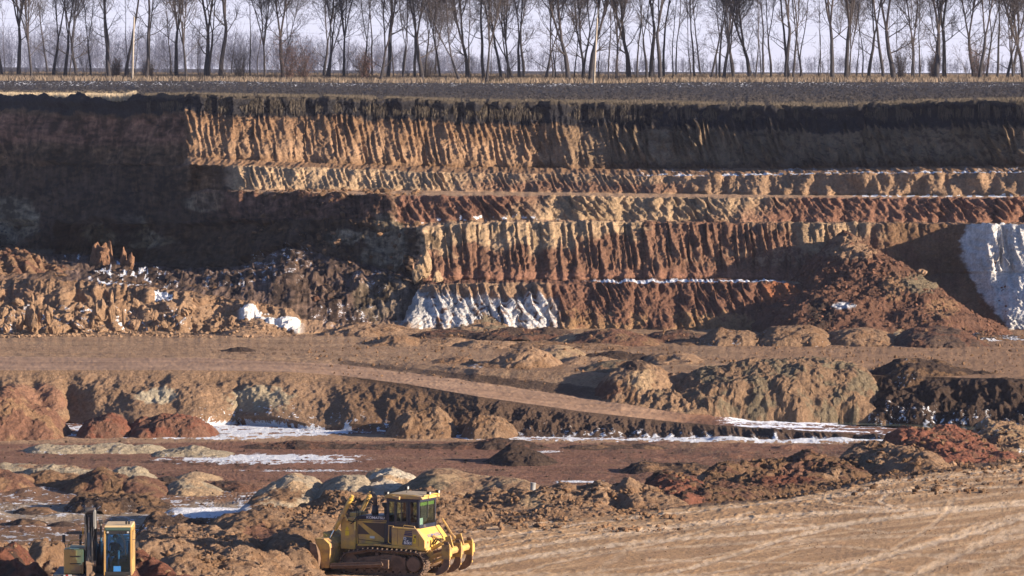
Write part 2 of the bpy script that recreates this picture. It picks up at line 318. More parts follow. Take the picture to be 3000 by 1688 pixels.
# cliff below the near terrace
m = m_('roadbot'); v = VV[m]; x = Xs[m]; px = PX[m]
bul = np.zeros_like(x)
for c, wd, h in ((30, 45, 1.0), (135, 34, 1.2), (290, 60, .7), (400, 60, .8), (540, 85, 1.2), (760, 110, 1.1), (1010, 80, .6), (1180, 60, .6)):
    bul += .62 * h * np.exp(-(np.abs(px - c - 34 * v) / wd) ** 2.6)
lo = 1 - sm(1150, 1500, px)
D[m] = (bul * sm(.0, .6, v) + .24 * fbm(x * .5, Zs[m] * .8, 5, 95, .6) * np.sin(np.pi * np.clip(v, 0, 1)) ** .6) * lo + \
       (1 - lo) * (.28 * fbm(x * .8, Zs[m] * 1.2, 5, 96, .62)) * np.sin(np.pi * v) ** .7
# slope right of the ramp
m = m_('floor'); v = VV[m]; x = Xs[m]; px = PX[m]; rt = sm(1700, 1900, px)
D[m] = rt * (.75 * fbm(x * .28, YY[m] * .2, 5, 97, .6) + .35 * ridged(x * .9, YY[m] * .6, 4, 98)) * np.sin(np.pi * v) ** .5 + (1 - rt) * .05 * fbm(x, YY[m] * .5, 4, 99)
D += np.where((SEG >= S['rim']) & (SEG < S['foot']) & (SEG != S['b2']), rough, 0)
# flat ground: clods and wheel ruts
nearm = (SEG >= S['near'])
flat = (SEG == S['foot']) | (SEG == S['roadtop']) | (SEG == S['low']) | (SEG >= S['rise'])
ruts = .035 * pn(XX * .12 + YY * .03, YY * 1.1, 101) + .02 * pn(XX * .2, YY * 2.6, 103)
Dflat = ruts + .03 * fbm(XX * .8, YY * .8, 4, 105) + .02 * fbm(XX * 3.1, YY * 3.1, 3, 107)
Dflat = np.where(nearm, Dflat * .5, Dflat)
D[flat] = Dflat[flat]
m = m_('low'); D[m] += .13 * np.maximum(0, fbm(XX[m] * .22, YY[m] * .25, 3, 111, .5)) * (sm(1380, 1460, PY[m]) + .8 * sm(1650, 1900, PX[m])) * 2.2
m = (SEG == S['near']) | (SEG == S['fore']); clod = np.maximum(0, fbm(XX[m] * 1.5, YY[m] * 1.2, 4, 113, .6))
D[m] += .06 * clod * (1 - sm(0, 90, PY[m] - np.interp(PX[m], [600, 1300, 1900, 2300, 2600, 3000], [1640, 1585, 1530, 1490, 1440, 1385])))
D[m] += .03 * clod * sm(1650, 1690, PY[m])
fieldm = (SEG == S['pole']) | (SEG == S['belt'])
D[fieldm] = (.10 * fbm(XX[fieldm] * .8, YY[fieldm] * .25, 4, 115, .7) + .05 * pn(XX[fieldm] * .1, YY[fieldm] * 1.5, 117)) * (1 - sm(.93, 1, VV[fieldm]) * (SEG[fieldm] == S['pole']))
V3 = BASE + Nn * D[..., None]

# ------------------------------------------------------------------ soil colours
C = np.zeros((NR, NC, 3), np.float32); C[:] = TAN
def mixc(mask, col): 
    global C
    C += (np.asarray(col) - C) * np.clip(mask, 0, 1)[..., None]
def blob(cx, cy, rx, ry, warp=.3, W=None, e0=.75, e1=1.1):
    W = W1 if W is None else W
    sel = (np.abs(PX - cx) < rx * 1.9) & (np.abs(PY - cy) < ry * 1.9)
    out = np.zeros_like(PX); xs = PX[sel]; ys = PY[sel]
    d = np.sqrt(((xs - cx) / rx) ** 2 + ((ys - cy) / ry) ** 2) + warp * W[sel]
    out[sel] = 1 - sm(e0, e1, d); return out
def band(y0, y1, soft=6, W=None, amp=5):
    W = W1 if W is None else W
    y0 = np.interp(PX, *zip(*y0)) if isinstance(y0, list) else y0
    y1 = np.interp(PX, *zip(*y1)) if isinstance(y1, list) else y1
    y = PY + W * amp
    return sm(y0 - soft, y0 + soft, y) * (1 - sm(y1 - soft, y1 + soft, y))
SA = np.zeros_like(PX)
def mixs(mask, k=1.0):
    global SA
    SA = np.maximum(SA, np.clip(mask, 0, 1) * k)
def unsnow(mask):
    global SA
    SA = SA * (1 - np.clip(mask, 0, 1))
M = lambda *k: np.isin(SEG, [S[i] for i in k]).astype(np.float32)
var = fbm(XX * .25, ZZ * .5 + YY * .2, 4, 201)
# plateau
pl = M('horizon', 'crest'); mixc(pl, FIELD * 1.5); mixc(M('belt'), STRAW * .7)
fd = M('pole'); mixc(fd, FIELD)
clods = pn(XX * 2.6, YY * .55, 203) + .6 * pn(XX * 6.1, YY * 1.3, 205)
mixc(fd * sm(.15, .5, clods) * .35, (.10, .095, .09))
mixs(fd * band(236, 258, 8) * sm(.0, .6, clods + .4 * W1) * .68)
mixs(fd * sm(.4, .8, clods) * (1 - sm(262, 285, PY)) * .35)
mixc(fd * sm(268, 300, PY + 8 * W1) * .6, (.15, .115, .075)); mixc(fd * sm(.9, 1, VV + .1 * W2) * .4, (.15, .12, .08))
mixc(fd * sm(430, 380, PX) * sm(262, 272, PY), STRAW)
# bench one
r = M('rim'); dep = (PY - ip(PX, L['rim'], 1)); hh = np.maximum(1, ip(PX, L['b1'], 1) - ip(PX, L['rim'], 1))
tops = np.interp(PX, [0, 500, 700, 1500, 2000, 2400, 3000], [32, 36, 40, 46, 62, 66, 62])
mixc(r, BROWN * 1.25); mixc(r * sm(.45, .8, VV + .2 * W1) * sm(540, 600, PX) * .75, TAN * 1.02)
mixc(r * (1 - sm(.22, .5, VV + .15 * W1)) * .6, BROWN * .85)
mixc(r * sm(1500, 1800, PX) * .6, GREEN * .95)
mixc(r * sm(1750, 1950, PX) * sm(-.1, .35, W2 + .35 * pn(PX / 11, PY / 60, 505)) * .75 * sm(.25, .45, VV), np.array((.27, .21, .14))); mixc(r * sm(1900, 2200, PX) * sm(.2, .5, -W2 - .3 * W1) * .6, DARK * .9)
mixc(r * sm(1900, 2300, PX) * sm(-.1, .5, W2) * .4, OCHRE * .45)
tb = r * (1 - sm(tops - 7, tops + 12, dep + 5 * W2 + 5 * W1 + 16 * (D - .25) * sm(.08, .2, VV))); mixc(tb, TOP)
tb2 = r * (1 - sm(0, 9, dep + 5 * W2)) * sm(430, 470, PX); mixc(tb2 * .6, (.12, .095, .065))
mixc(r * sm(.9, 1, VV) * sm(540, 600, PX) * .7, BROWN * 1.1)
mixc(r * sm(1650, 1850, PX) * sm(.86, 1, VV + .08 * W2) * .85, DARK)
# left wall: its shade painted in as darker soil, with strata over it
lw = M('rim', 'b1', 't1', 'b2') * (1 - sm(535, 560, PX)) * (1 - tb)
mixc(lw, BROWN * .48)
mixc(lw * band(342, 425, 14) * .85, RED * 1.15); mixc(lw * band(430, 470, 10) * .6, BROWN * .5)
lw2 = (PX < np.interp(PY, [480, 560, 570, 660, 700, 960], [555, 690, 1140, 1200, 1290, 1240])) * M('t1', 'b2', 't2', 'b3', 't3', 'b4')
mixc(lw2, BROWN * .36); mixc(lw2 * sm(.0, .5, W1 + .4 * W2) * .6, DARK * .45)  # lower shaded wall: shade likewise put into the colour
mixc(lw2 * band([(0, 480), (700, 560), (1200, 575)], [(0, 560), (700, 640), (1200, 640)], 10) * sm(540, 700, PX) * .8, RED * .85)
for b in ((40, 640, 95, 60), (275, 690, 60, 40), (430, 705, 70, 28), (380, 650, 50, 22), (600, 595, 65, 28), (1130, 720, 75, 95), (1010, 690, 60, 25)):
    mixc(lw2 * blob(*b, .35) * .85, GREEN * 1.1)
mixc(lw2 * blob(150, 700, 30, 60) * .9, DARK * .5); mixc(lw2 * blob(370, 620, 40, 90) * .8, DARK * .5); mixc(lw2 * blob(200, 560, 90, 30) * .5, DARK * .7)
# bench two
mixc(M('t1') * (1 - sm(650, 680, PX + 10 * W2)) * (PX > 500), BROWN * .45); mixc(lw2 * blob(620, 590, 60, 28, .3) * .8, TAN * .5)  # left end of the bench darkened to continue the painted shade
r = M('t1') * sm(655, 700, PX); mixc(r, SAND * .95); mixc(r * sm(1150, 1500, PX + 120 * W1) * .8, TAN * .95)
mixc(r * sm(1250, 1500, PX) * (1 - sm(1950, 2100, PX)) * sm(.35, .6, VV + .25 * W1) * .75, RED * 1.5)
mixc(r * sm(1900, 2100, PX) * .6, TAN * .85)
t = M('b1') * sm(540, 570, PX); mixc(t, BROWN * 1.3); mixs(t * sm(1700, 2000, PX) * sm(.62, .9, VV + .2 * W2) * .85); mixs(t * sm(1650, 1900, PX) * sm(.0, .7, W2) * .5)
# haul terrace
t = M('b2') * sm(650, 700, PX); mixc(t, TAN * 1.12); mixs(t * sm(2450, 2550, PX) * (1 - sm(.35, .6, VV)) * sm(-.2, .2, W2))
# bench three
r = M('t2') * sm(1140, 1170, PX + 10 * W1); mixc(r, SAND * .85)
mixc(r * (1 - sm(1400, 1560, PX - 120 * (1 - VV) + 70 * W1)), RED * 1.5)
mixc(r * sm(2150, 2450, PX + 180 * VV + 90 * W1), RED * 1.7)
mixs(r * sm(.75, .95, VV) * (1 - sm(1600, 1700, PX)) * sm(.1, .4, W2) * .8)
t = M('b3') * sm(1180, 1220, PX); mixc(t, TAN * 1.0); mixc(t * sm(1900, 2100, PX) * .5, RED * 1.4)
# bench four
r = M('t3') * sm(1215, 1245, PX + 20 * W2); mixc(r, SAND * .95)
mixc(r * sm(.30, .55, VV + .28 * W1 + sm(1650, 2100, PX) * .55) * .92, RED * 1.35)
mixc(r * sm(1700, 2300, PX) * sm(.35, .6, VV) * (1 - sm(.72, .85, VV)) * sm(.0, .4, W2) * .8, TAN * 1.05)
mixc(r * sm(.8, .95, VV) * (1 - sm(2300, 2400, PX)), RED * 1.9)
mixc(r * sm(2200, 2400, PX) * (1 - sm(2680, 2760, PX)) * (1 - sm(.15, .5, VV + .3 * W1)), SAND * .8)
rr = M('t3', 'b4', 't4') * sm(2560, 2620, PX + 10 * W1); mixc(rr, BROWN * .95); mixc(rr * sm(.1, .5, W1) * .5, RED * 1.1)
edge = np.interp(PY, [655, 700, 760, 850, 920, 960], [2842, 2820, 2822, 2868, 2920, 2960])
ch = M('t3', 'b4', 't4') * sm(-8, 8, PX - edge + 8 * W2); mixc(ch, CHALK); mixc(ch * sm(.1, .7, W1) * .3, (.55, .42, .30)); mixc(ch * sm(900, 960, PY + 10 * W2) * .3, (.45, .48, .45))
t = M('b4') * sm(1225, 1250, PX) * (1 - sm(2250, 2350, PX)); mixc(t, RED * 1.2); mixs(t * sm(1650, 1800, PX) * sm(.3, .7, VV + .3 * W2) * .8)
# bench five
r = M('t4') * sm(1180, 1240, PX) * (1 - sm(2480, 2560, PX)); mixc(r, RED * 1.3)
mixc(r * sm(.62, .8, VV + .2 * W2) * sm(-.2, .3, W1 + .2) * .75, OCHRE * .85)
mixc(r * (1 - sm(1560, 1640, PX)) * (1 - sm(.2, .42, VV + .1 * W1)), TAN * .95)
ck = r * sm(1190, 1215, PX + 14 * W2) * (1 - sm(1590, 1650, PX - 30 * (VV - .5) + 20 * W2)) * sm(.25, .40, VV + .12 * W1)
mixc(ck * sm(-.62, -.12, W2 + .5 * pn(XX * 1.4, ZZ * .4, 301)), CHALK * .98); mixc(ck * sm(.35, .7, W2) * .6, TAN)
mixc(M('t4') * blob(1200, 900, 60, 55, .3, W2), CHALK * .7)
mixc(r * blob(2290, 870, 60, 60, .3), np.array((.34, .14, .07)))
# left bank and rubble hollow
r = M('t4') * (1 - sm(860, 900, PX)); mixc(r, TAN * .86); mixc(r * sm(-.1, .5, W1) * .7, BROWN * 1.1); mixc(r * (1 - sm(0, .14, VV)) * .7, BROWN)
mixs(r * sm(.1, .5, W2) * sm(.35, .6, VV) * (1 - sm(520, 600, PX)) * .55)
mixs(r * blob(475, 877, 32, 18, .3, W2))
whb = np.interp(PX, [690, 760, 850, 905], [928, 935, 958, 972]); mixc(r * (np.abs(PY - whb + 4 * W2) < 17) * sm(690, 712, PX) * (1 - sm(895, 915, PX)), CHALK * 1.15)
mixc(M('t4') * blob(60, 870, 60, 25, .3) * .4, RED * 1.3)
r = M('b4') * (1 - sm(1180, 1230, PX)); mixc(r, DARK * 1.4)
sn = sm(.15, .5, W2 + .4 * W3 + .1)
for b in ((370, 815, 120, 30, 1), (215, 768, 30, 14, .8), (800, 790, 90, 60, .6), (700, 830, 130, 30, .6), (870, 760, 60, 50, .55), (1080, 830, 80, 40, .5), (1020, 930, 130, 35, .6), (520, 840, 60, 12, .7)):
    mixs(M('b4', 't4', 't3') * (PX < 1210) * blob(*b[:4], .25) * sn * b[4] * .78 * (1 - sm(690, 910, PX) * M('t4') * (PX < 905)))
mixc(M('b4') * (1 - sm(60, 240, PX)) * .7, BROWN * 1.2)
mixc(M('b4', 't4') * (PX > 880) * blob(1120, 880, 90, 70, .3) * .5, GREEN)
# pit floor
f = M('foot', 'floor') ; mixc(f, TAN * .92)
streak = pn(XX * .05 + YY * .02, YY * .9, 401) + .5 * pn(XX * .12, YY * 2.3, 403)
mixc(f * sm(0, .6, streak) * .45, SAND * .85); mixc(f * sm(.1, .7, -streak) * .35, BROWN * 1.2)
mixc(M('foot') * sm(950, 1500, PX) * (1 - sm(1900, 2200, PX)) * sm(-.2, .4, W1) * .55, BROWN * 1.15)
mixc(M('foot') * blob(760, 1032, 190, 16, .3, W2) * sm(.0, .3, W2) * .8, BROWN * .7)
mixc(M('foot', 'floor') * sm(2050, 2250, PX) * (1 - sm(1105, 1115, PY)) * .7, np.array((.33, .20, .12)))
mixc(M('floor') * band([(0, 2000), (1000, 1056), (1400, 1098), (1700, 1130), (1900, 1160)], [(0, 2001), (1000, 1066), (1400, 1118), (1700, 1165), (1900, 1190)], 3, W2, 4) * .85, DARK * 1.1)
rd = M('roadtop'); mixc(rd * (1 - sm(1900, 2100, PX)), np.array((.30, .19, .125))); mixc(rd * sm(-.1, .5, streak) * .5 * (1 - sm(1900, 2100, PX)), TAN * 1.1)
mixc(rd * sm(.1, .6, -streak) * .35, BROWN)
mixc(rd * sm(1850, 2100, PX), RED * 1.2); mixs(rd * sm(2050, 2200, PX) * sm(-.35, .25, streak + .7 * WF - .001 * (PX - 2500)) * (1 - sm(2640, 2760, PX)))
cs = M('floor') * sm(1700, 1850, PX); mixc(cs, TAN * .72); mixc(cs * sm(.1, .5, W1) * .5, GREEN)
mixc(cs * sm(2500, 2560, PX + 10 * W2), DARK * .9); mixs(cs * sm(.3, 1, VV) * sm(-.4, .6, W2) * sm(1950, 2250, PX) * .6)
# cliff
c_ = M('roadbot'); mixc(c_, TAN * .8); mixc(c_ * blob(70, 1190, 120, 60, .3) * .8, RED * 1.9); mixc(c_ * sm(0, .5, W2) * .4, BROWN)
mixc(c_ * blob(460, 1180, 60, 26, .3, W2) * .8, np.array((.50, .44, .32))); mixc(c_ * blob(760, 1190, 100, 40, .35, W2) * .75, np.array((.45, .38, .26)))
mixc(c_ * sm(900, 1100, PX), BROWN * .8); mixc(c_ * sm(1200, 1500, PX) * .8, DARK * 1.2)
mixs(c_ * sm(.42, .95, VV) * sm(560, 700, PX) * sm(-.1, .6, W2 + .4 * W3 - .1) * .62)
mixs(c_ * sm(.1, .4, W3) * sm(.5, 1, VV) * sm(440, 640, PX) * (PX < 700) * .5)
mixs(c_ * sm(1300, 1900, PX) * sm(.25, .95, VV) * sm(-.3, .5, W2) * .75)
# lower floor
lf = M('low'); mixc(lf, RED * 1.55); ys = PY
mixc(lf * band([(0, 1268), (1000, 1270), (1400, 1284), (3000, 1300)], [(0, 1300), (1000, 1292), (1500, 1296), (3000, 1304)], 4, W1, 3), TAN * 1.15)
snb = band([(0, 1246), (200, 1238), (700, 1238), (1000, 1258), (1400, 1272), (3000, 1290)], [(0, 1274), (250, 1280), (700, 1288), (940, 1275), (1100, 1268), (1400, 1288), (3000, 1304)], 3, W2, 4)
gap = 1 - np.exp(-((PX - 1130) / 110) ** 2) * .8 - np.exp(-((PX - 215) / 30.) ** 2) * .5
mixs(lf * snb * sm(-.5, 0, WF * .9 + streak * .5 + gap - .8))
for b in ((770, 1345, 330, 17, 1.0), (180, 1324, 110, 9, .7), (1000, 1350, 70, 9, .9), (570, 1330, 130, 10, .7), (1380, 1312, 110, 3, .9), (1600, 1324, 70, 4, .6), (900, 1380, 230, 5, .6)):
    mixs(lf * blob(*b[:4], .45, WF, .5, 1.05) * sm(-.6, .1, streak + .3 + WF * .5) * b[4])
mixc(lf * band([(0, 2000), (200, 1340), (700, 1358), (1000, 1380), (1100, 1385)], [(0, 2000), (200, 1346), (700, 1374), (1000, 1392), (1100, 1388)], 3, W2, 6) * .8 * sm(-.1, .3, W2), DARK * .6)
mixc(lf * sm(.1, .5, streak) * .35, TAN * .9); mixc(lf * sm(1600, 1800, PX) * sm(.05, .5, W1 + .5 * W2) * .6, DARK * 1.3)
mixc(lf * sm(1700, 2000, PX) * sm(.1, .6, W2) * .4, TAN * .8)
ll = sm(1400, 1450, PY) * (1 - sm(850, 1000, PX)); mixc(lf * ll * .6, BROWN * 1.1)
mixc(lf * ll * band(1475, 1530, 10, W1, 12) * .7, np.array((.40, .33, .25)))
mixs(lf * ll * sm(-.05, .5, WF) * .62)
mixs(lf * blob(620, 1505, 120, 18, .4, WF)); mixs(lf * blob(2440, 1352, 40, 7, .4, WF)); mixs(lf * blob(1700, 1412, 90, 5, .4, WF) * .8)
mixc(M('rise') , BROWN * 1.05); mixs(M('rise') * sm(.0, .5, WF) * (1 - sm(700, 900, PX)) * .6)
# near floor
nf = M('near', 'fore', 'front', 'under'); mixc(nf, np.array((.38, .235, .122)))
mixc(nf * (1 - sm(1250, 1500, PX)) * .6, BROWN * 1.25); mixc(nf * sm(0, .6, W1) * .22, BROWN * 1.5); mixc(nf * sm(.2, .8, W2 + .4 * W3) * .25, BROWN * 1.3)
TR = [  # wheel and crawler tracks, photo points, half width in photo px at y=1600, strength
 ([(1380,1560),(1700,1500),(2000,1450),(2400,1425),(3000,1390)],3.5,.6), ([(1390,1585),(1700,1535),(2100,1490),(2600,1440),(3000,1425)],4,.8),
 ([(1300,1650),(1600,1590),(2000,1540),(2300,1505),(2700,1495),(3100,1470)],6,.9), ([(1350,1668),(1700,1605),(2100,1570),(2400,1545),(2750,1500),(3100,1468)],7,1),
 ([(1850,1700),(2050,1660),(2250,1590),(2500,1530),(2800,1490),(3000,1470)],6,.9), ([(1600,1688),(1900,1660),(2200,1610),(2600,1560),(3000,1520)],4,.5),
 ([(2250,1700),(2400,1670),(2650,1615),(2850,1560),(3050,1500)],9,.9), ([(2300,1720),(2500,1660),(2700,1600),(2900,1530),(3050,1490)],5,.7),
 ([(2600,1720),(2750,1650),(2900,1580),(3050,1520)],11,.7), ([(2750,1740),(2900,1660),(3060,1590)],11,.6), ([(2900,1740),(3080,1660)],14,.6),
 ([(1000,1688),(1500,1680),(2100,1690),(2700,1684),(3000,1700)],8,.5), ([(1900,1640),(2200,1645),(2500,1655),(2700,1690)],4,.6),
 ([(1720,1690),(1800,1640),(1850,1590),(1990,1570)],7,.35), ([(2430,1450),(2420,1465),(2450,1478),(2600,1490)],3.5,.9), ([(2600,1450),(2570,1470),(2600,1480),(2660,1492)],3.5,.9),
 ([(1550,1540),(1650,1520),(1700,1500)],4,.7), ([(1500,1560),(1600,1590),(1750,1620)],3,.3), ([(2000,1480),(2300,1462),(2700,1430),(3000,1400)],3,.5),
 ([(1400,1620),(1900,1560),(2500,1500),(3000,1440)],5,.5), ([(1500,1640),(2000,1600),(2500,1575),(3000,1560)],5,.5), ([(2100,1720),(2500,1640),(3000,1610)],5,.5),
 ([(1450,1700),(1650,1640),(1900,1600),(2100,1545),(2200,1500)],4,.6), ([(2480,1700),(2560,1640),(2700,1560),(2780,1500),(2790,1460)],4,.5), ([(1900,1700),(2200,1665),(2350,1600),(2500,1600),(2800,1640),(3000,1660)],4,.55),
 ([(1300,1620),(1700,1560),(2050,1530),(2300,1530),(2600,1560)],3.5,.5), ([(2900,1380),(2700,1400),(2500,1440),(2350,1480)],3,.6), ([(3050,1560),(2850,1600),(2700,1680),(2650,1740)],7,.6), ([(2050,1440),(2350,1430),(2600,1410),(3000,1375)],3,.6)]
al = (XX * .62 + (YY - 200) * .78); ac = (-XX * .78 + (YY - 200) * .62); sk = pn(al * .05, ac * .9, 601) + .7 * pn(al * .09, ac * 2.3, 603) + .4 * pn(al * .2, ac * 5.5, 605)
sk = sk * sm(1200, 1700, PX)
mixc(nf * sm(.15, .9, sk) * .55, np.array((.60, .415, .245))); mixc(nf * sm(.2, 1.0, -sk) * .45, np.array((.27, .175, .105)))
nm = (SEG == S['near']) | (SEG == S['fore']); tx = PX[nm]; ty = PY[nm]; acc = np.zeros_like(tx); rut = np.zeros_like(tx)
st_ = 2.2
for pts, hw, stg in TR:
    pts = np.array(pts, float)
    tt = np.linspace(0, len(pts) - 1, 6 * (len(pts) - 1) + 1); cx = np.interp(tt, range(len(pts)), pts[:, 0]); cy = np.interp(tt, range(len(pts)), pts[:, 1])
    k = np.array([.25, .5, .25]); 
    for _ in range(6): cx[1:-1] = np.convolve(cx, k, 'valid'); cy[1:-1] = np.convolve(cy, k, 'valid')
    d = np.full_like(tx, 1e9)
    for i in range(len(cx) - 1):
        ax, ay, bx, by = cx[i], cy[i] * st_, cx[i + 1], cy[i + 1] * st_; vx, vy = bx - ax, by - ay
        t = np.clip(((tx - ax) * vx + (ty * st_ - ay) * vy) / (vx * vx + vy * vy + 1e-9), 0, 1)
        d = np.minimum(d, np.hypot(tx - ax - t * vx, ty * st_ - ay - t * vy))
    wv = hw * (1.0 + .35 * W2[nm]) * 2.0
    mk = (1 - sm(wv * .45, wv * 1.25, d)) * stg * (.55 + .45 * sm(-.4, .3, W2[nm] + .4 * W3[nm]))
    acc = np.maximum(acc, mk); rut += np.exp(-(d / wv) ** 2) * -.03 * stg + np.exp(-((d - wv * 1.6) / (wv * .5)) ** 2) * .035 * stg
full = np.zeros_like(PX); full[nm] = acc; mixc(full * .9, np.array((.66, .50, .335)))
V3[..., 2][nm] += rut * .35
walls = (SEG >= S['rim']) & (SEG < S['foot'])
vst = pn(PX / 9, PY / 70, 501) + .6 * pn(PX / 3.5, PY / 26, 503)
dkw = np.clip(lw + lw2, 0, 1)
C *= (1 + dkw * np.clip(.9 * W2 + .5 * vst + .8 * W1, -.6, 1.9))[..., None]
C *= (1 + .16 * var + .10 * W2 + np.where(walls, .16 * vst + .10 * W3, 0))[..., None]; C = np.clip(C, .01, .93)

VF = V3.reshape(-1, 3); CF = np.concatenate([C, SA[..., None]], -1).reshape(-1, 4); FA = grid_faces(NR, NC)
fseg = SEG.reshape(-1)[FA[:, 0]]
def part_mesh(name, segs, material, label, cat):
    fm = FA[np.isin(fseg, [S[s] for s in segs])]
    v_, f_, c_ = compact(VF, fm, CF)
    o = np_mesh(name, v_, f_[:, ::-1], material, c_[:, :3], snow=c_[:, 3])
    if name == 'ground':
        o.data.materials.append(SOIL_NEAR); fs = fseg[np.isin(fseg, [S[q] for q in segs])]; o.data.polygons.foreach_set('material_index', (fs >= S['near']).astype(np.int32)); o.data.update()
    tag(o, label, cat, kind='structure'); return o
part_mesh('field', ['horizon', 'crest', 'belt', 'pole'], SOIL, 'flat dark ploughed field with snow in its furrows above the quarry', 'field')
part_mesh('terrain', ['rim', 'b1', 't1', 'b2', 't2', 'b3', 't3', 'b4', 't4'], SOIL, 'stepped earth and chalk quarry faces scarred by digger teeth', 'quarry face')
part_mesh('ground', ['foot', 'floor', 'roadbot', 'low', 'rise', 'near', 'fore', 'front', 'under'], SOIL, 'bare brown and red quarry floor with tracks and snow patches', 'ground')
part_mesh('road', ['roadtop'], SOIL_FLAT, 'smooth packed earth haul road sloping down to the right', 'road')
print('terrain', round(time.time() - T0, 1))
# ------------------------------------------------------------------ spoil heaps
HEAPS = []     # for later lookup of surface height
def heap_h(spec, x, y):
    g = ground(x, y) if spec.get('base') is None else np.full(np.shape(x), spec['base']); h = np.full(np.shape(x), -1.0); 
    wx = .30 * fbm(x * .33, y * .33, 4, spec['seed'], .55); 
    for (cx, cy, r, ry, ht) in spec['pk']:
        d = np.sqrt(((x - cx) / r) ** 2 + ((y - cy) / ry) ** 2) + wx * spec['warp'] * min(1, .8 / ht)
        p = spec['pw']
        k = np.clip(1.07 - np.sqrt(d * d + .02), -.4, 1.2); k = np.where(k > 0, k * (1.35 - .35 * k), k)
        k = np.where(k > 0, np.abs(k) ** p, k)
        hk = ht * k
        h = np.where(h > hk, h + .12 * ht * np.exp(-np.abs(h - hk) / (.15 * ht)) * (k > 0), hk + .12 * ht * np.exp(-np.abs(h - hk) / (.15 * ht)) * (h > 0) * (k > 0))
    return g, h
def heap(label, Y, peaks, ry, col, col2=None, rough=1.0, snow=0, pw=.9, warp=1.0, res=None, cat='dirt heap', name='dirt_heap', group='loose heaps of soil on the pit floor', patch=None, soil=None, flute=0, base=None):
    pk = []
    if Y > 600:      # given as the photo height of the front foot
        fy = Y; Y = 20.5 * F / (fy - HY)
        for _ in range(12):
            g0 = float(ground((peaks[0][0] - 1500) / F * (Y - ry * .8), Y - ry * .8)); Y = (CZ - g0) * F / (fy - HY) + ry * .8
    if len(peaks) > 1 and len(peaks) < 12:
        q2 = [peaks[0]]
        for a_, b_ in zip(peaks[:-1], peaks[1:]):
            if abs(a_[0] - b_[0]) < 1.7 * max(a_[2], b_[2]) and abs(a_[1] - b_[1]) < 45:
                mid = [(a_[i] + b_[i]) / 2 for i in range(len(a_))]; mid[1] += 4; mid[2] *= 1.1; q2.append(tuple(mid))
            q2.append(b_)
        peaks = q2
    for q in peaks:
        px, py, wp = q[:3]; yy = q[3] if len(q) > 3 else Y; rr = q[4] if len(q) > 4 else ry
        x = (px - 1500) / F * yy; zt = CZ - (py - HY) * yy / F; g = float(ground(x, yy)) if base is None else base; ht = max(.3, (zt - g) * (1.45 if zt - g < 1 else 1.12))
        pk.append((x, yy, 1.2 * wp / F * yy, rr * 1.1, ht))
    seed = int(peaks[0][0]) % 97 + 300
    spec = dict(pk=pk, seed=seed, warp=warp, pw=pw, base=base)
    x0 = min(p[0] - 1.15 * p[2] for p in pk); x1 = max(p[0] + 1.15 * p[2] for p in pk)
    y0 = min(p[1] - 1.15 * p[3] for p in pk); y1 = max(p[1] + 1.15 * p[3] for p in pk)
    res = res or max(.05, Y / F * 2.4)
    nx = int(min(620, max(24, (x1 - x0) / res))); ny = int(min(260, max(20, (y1 - y0) / (res * 1.5))))
    gx, gy = np.meshgrid(np.linspace(x0, x1, nx), np.linspace(y1, y0, ny))
    g, h = heap_h(spec, gx, gy); hm = max(p[4] for p in pk); f = np.clip(h / (.35 * hm + .2), 0, 1)
    sc = min(1.0, hm / 2.0 + .3)
    n = .13 * fbm(gx * .42, gy * .42, 4, seed + 1, .5) + .060 * ridged(gx * 1.3, gy * 1.0, 3, seed + 2, .5) + .055 * fbm(gx * 2.8, gy * 2.2, 3, seed + 4, .65)
    if flute:
        n = n + flute * .5 * (np.abs(pn((gx + .4 * gy) * .9, gy * .12, seed + 8)) - .3)
    h2 = h + n * rough * sc * (.25 + .75 * f)
    z = g + h2 - .10
    ox = .10 * fbm(gx * 2.1, gy * 2.1, 3, seed + 5) * rough * f; oy = .10 * fbm(gx * 2.1, gy * 2.1, 3, seed + 6) * rough * f
    V = np.stack([gx + ox, gy + oy, z], -1).reshape(-1, 3)
    a = fbm(gx * .6, gy * .6, 4, seed + 11); b = fbm(gx * 2.6, gy * 2.6, 4, seed + 12)
    c = np.empty(gx.shape + (3,), np.float32); c[:] = col
    if col2 is not None: c += (np.asarray(col2) - c) * sm(-.05, .35, a + .25 * b)[..., None]
    if patch:
        for (ppx, ppy, prx, pry, pc) in patch:
            vx = 1500 + gx / gy * F; vy = HY + (CZ - z) * F / gy
            dd = np.sqrt(((vx - ppx) / prx) ** 2 + ((vy - ppy) / pry) ** 2) + .4 * b
            c += (np.asarray(pc) - c) * (1 - sm(.7, 1.1, dd))[..., None]
    sa = np.zeros_like(z)
    if snow:
        # snow lies low and on the side away from the sun
        gxn = np.gradient(z, axis=1) / ((x1 - x0) / nx)
        m = sm(-.1, .5, a + .35 * snow + .5 * np.clip(gxn, -.5, .8) - .3 * sm(.5, .9, f)) * sm(0, .5, snow)
        sa = np.clip(m * (.30 + .6 * snow) * (.6 + .4 * (1 - f)), 0, .6)
    c *= (1 + .14 * b)[..., None]
    fc = grid_faces(ny, nx); keep = (h.reshape(-1)[fc] > -.12 * hm - .1).any(1); fc = fc[keep]
    V, fc, cc = compact(V, fc, np.concatenate([np.clip(c, .01, .93), sa[..., None]], -1).reshape(-1, 4))
    o = np_mesh(name, V, fc[:, ::-1], SOIL if soil is None else soil, cc[:, :3], snow=cc[:, 3])
    ctr = Vector((pk[0][0], pk[0][1], float(ground(pk[0][0], pk[0][1]))))
    o.data.transform(Matrix.Translation(-ctr)); o.location = ctr
    tag(o, label, cat, group); spec['bb'] = (x0, x1, y0, y1); spec['c'] = (np.array(col)); HEAPS.append(spec); return o
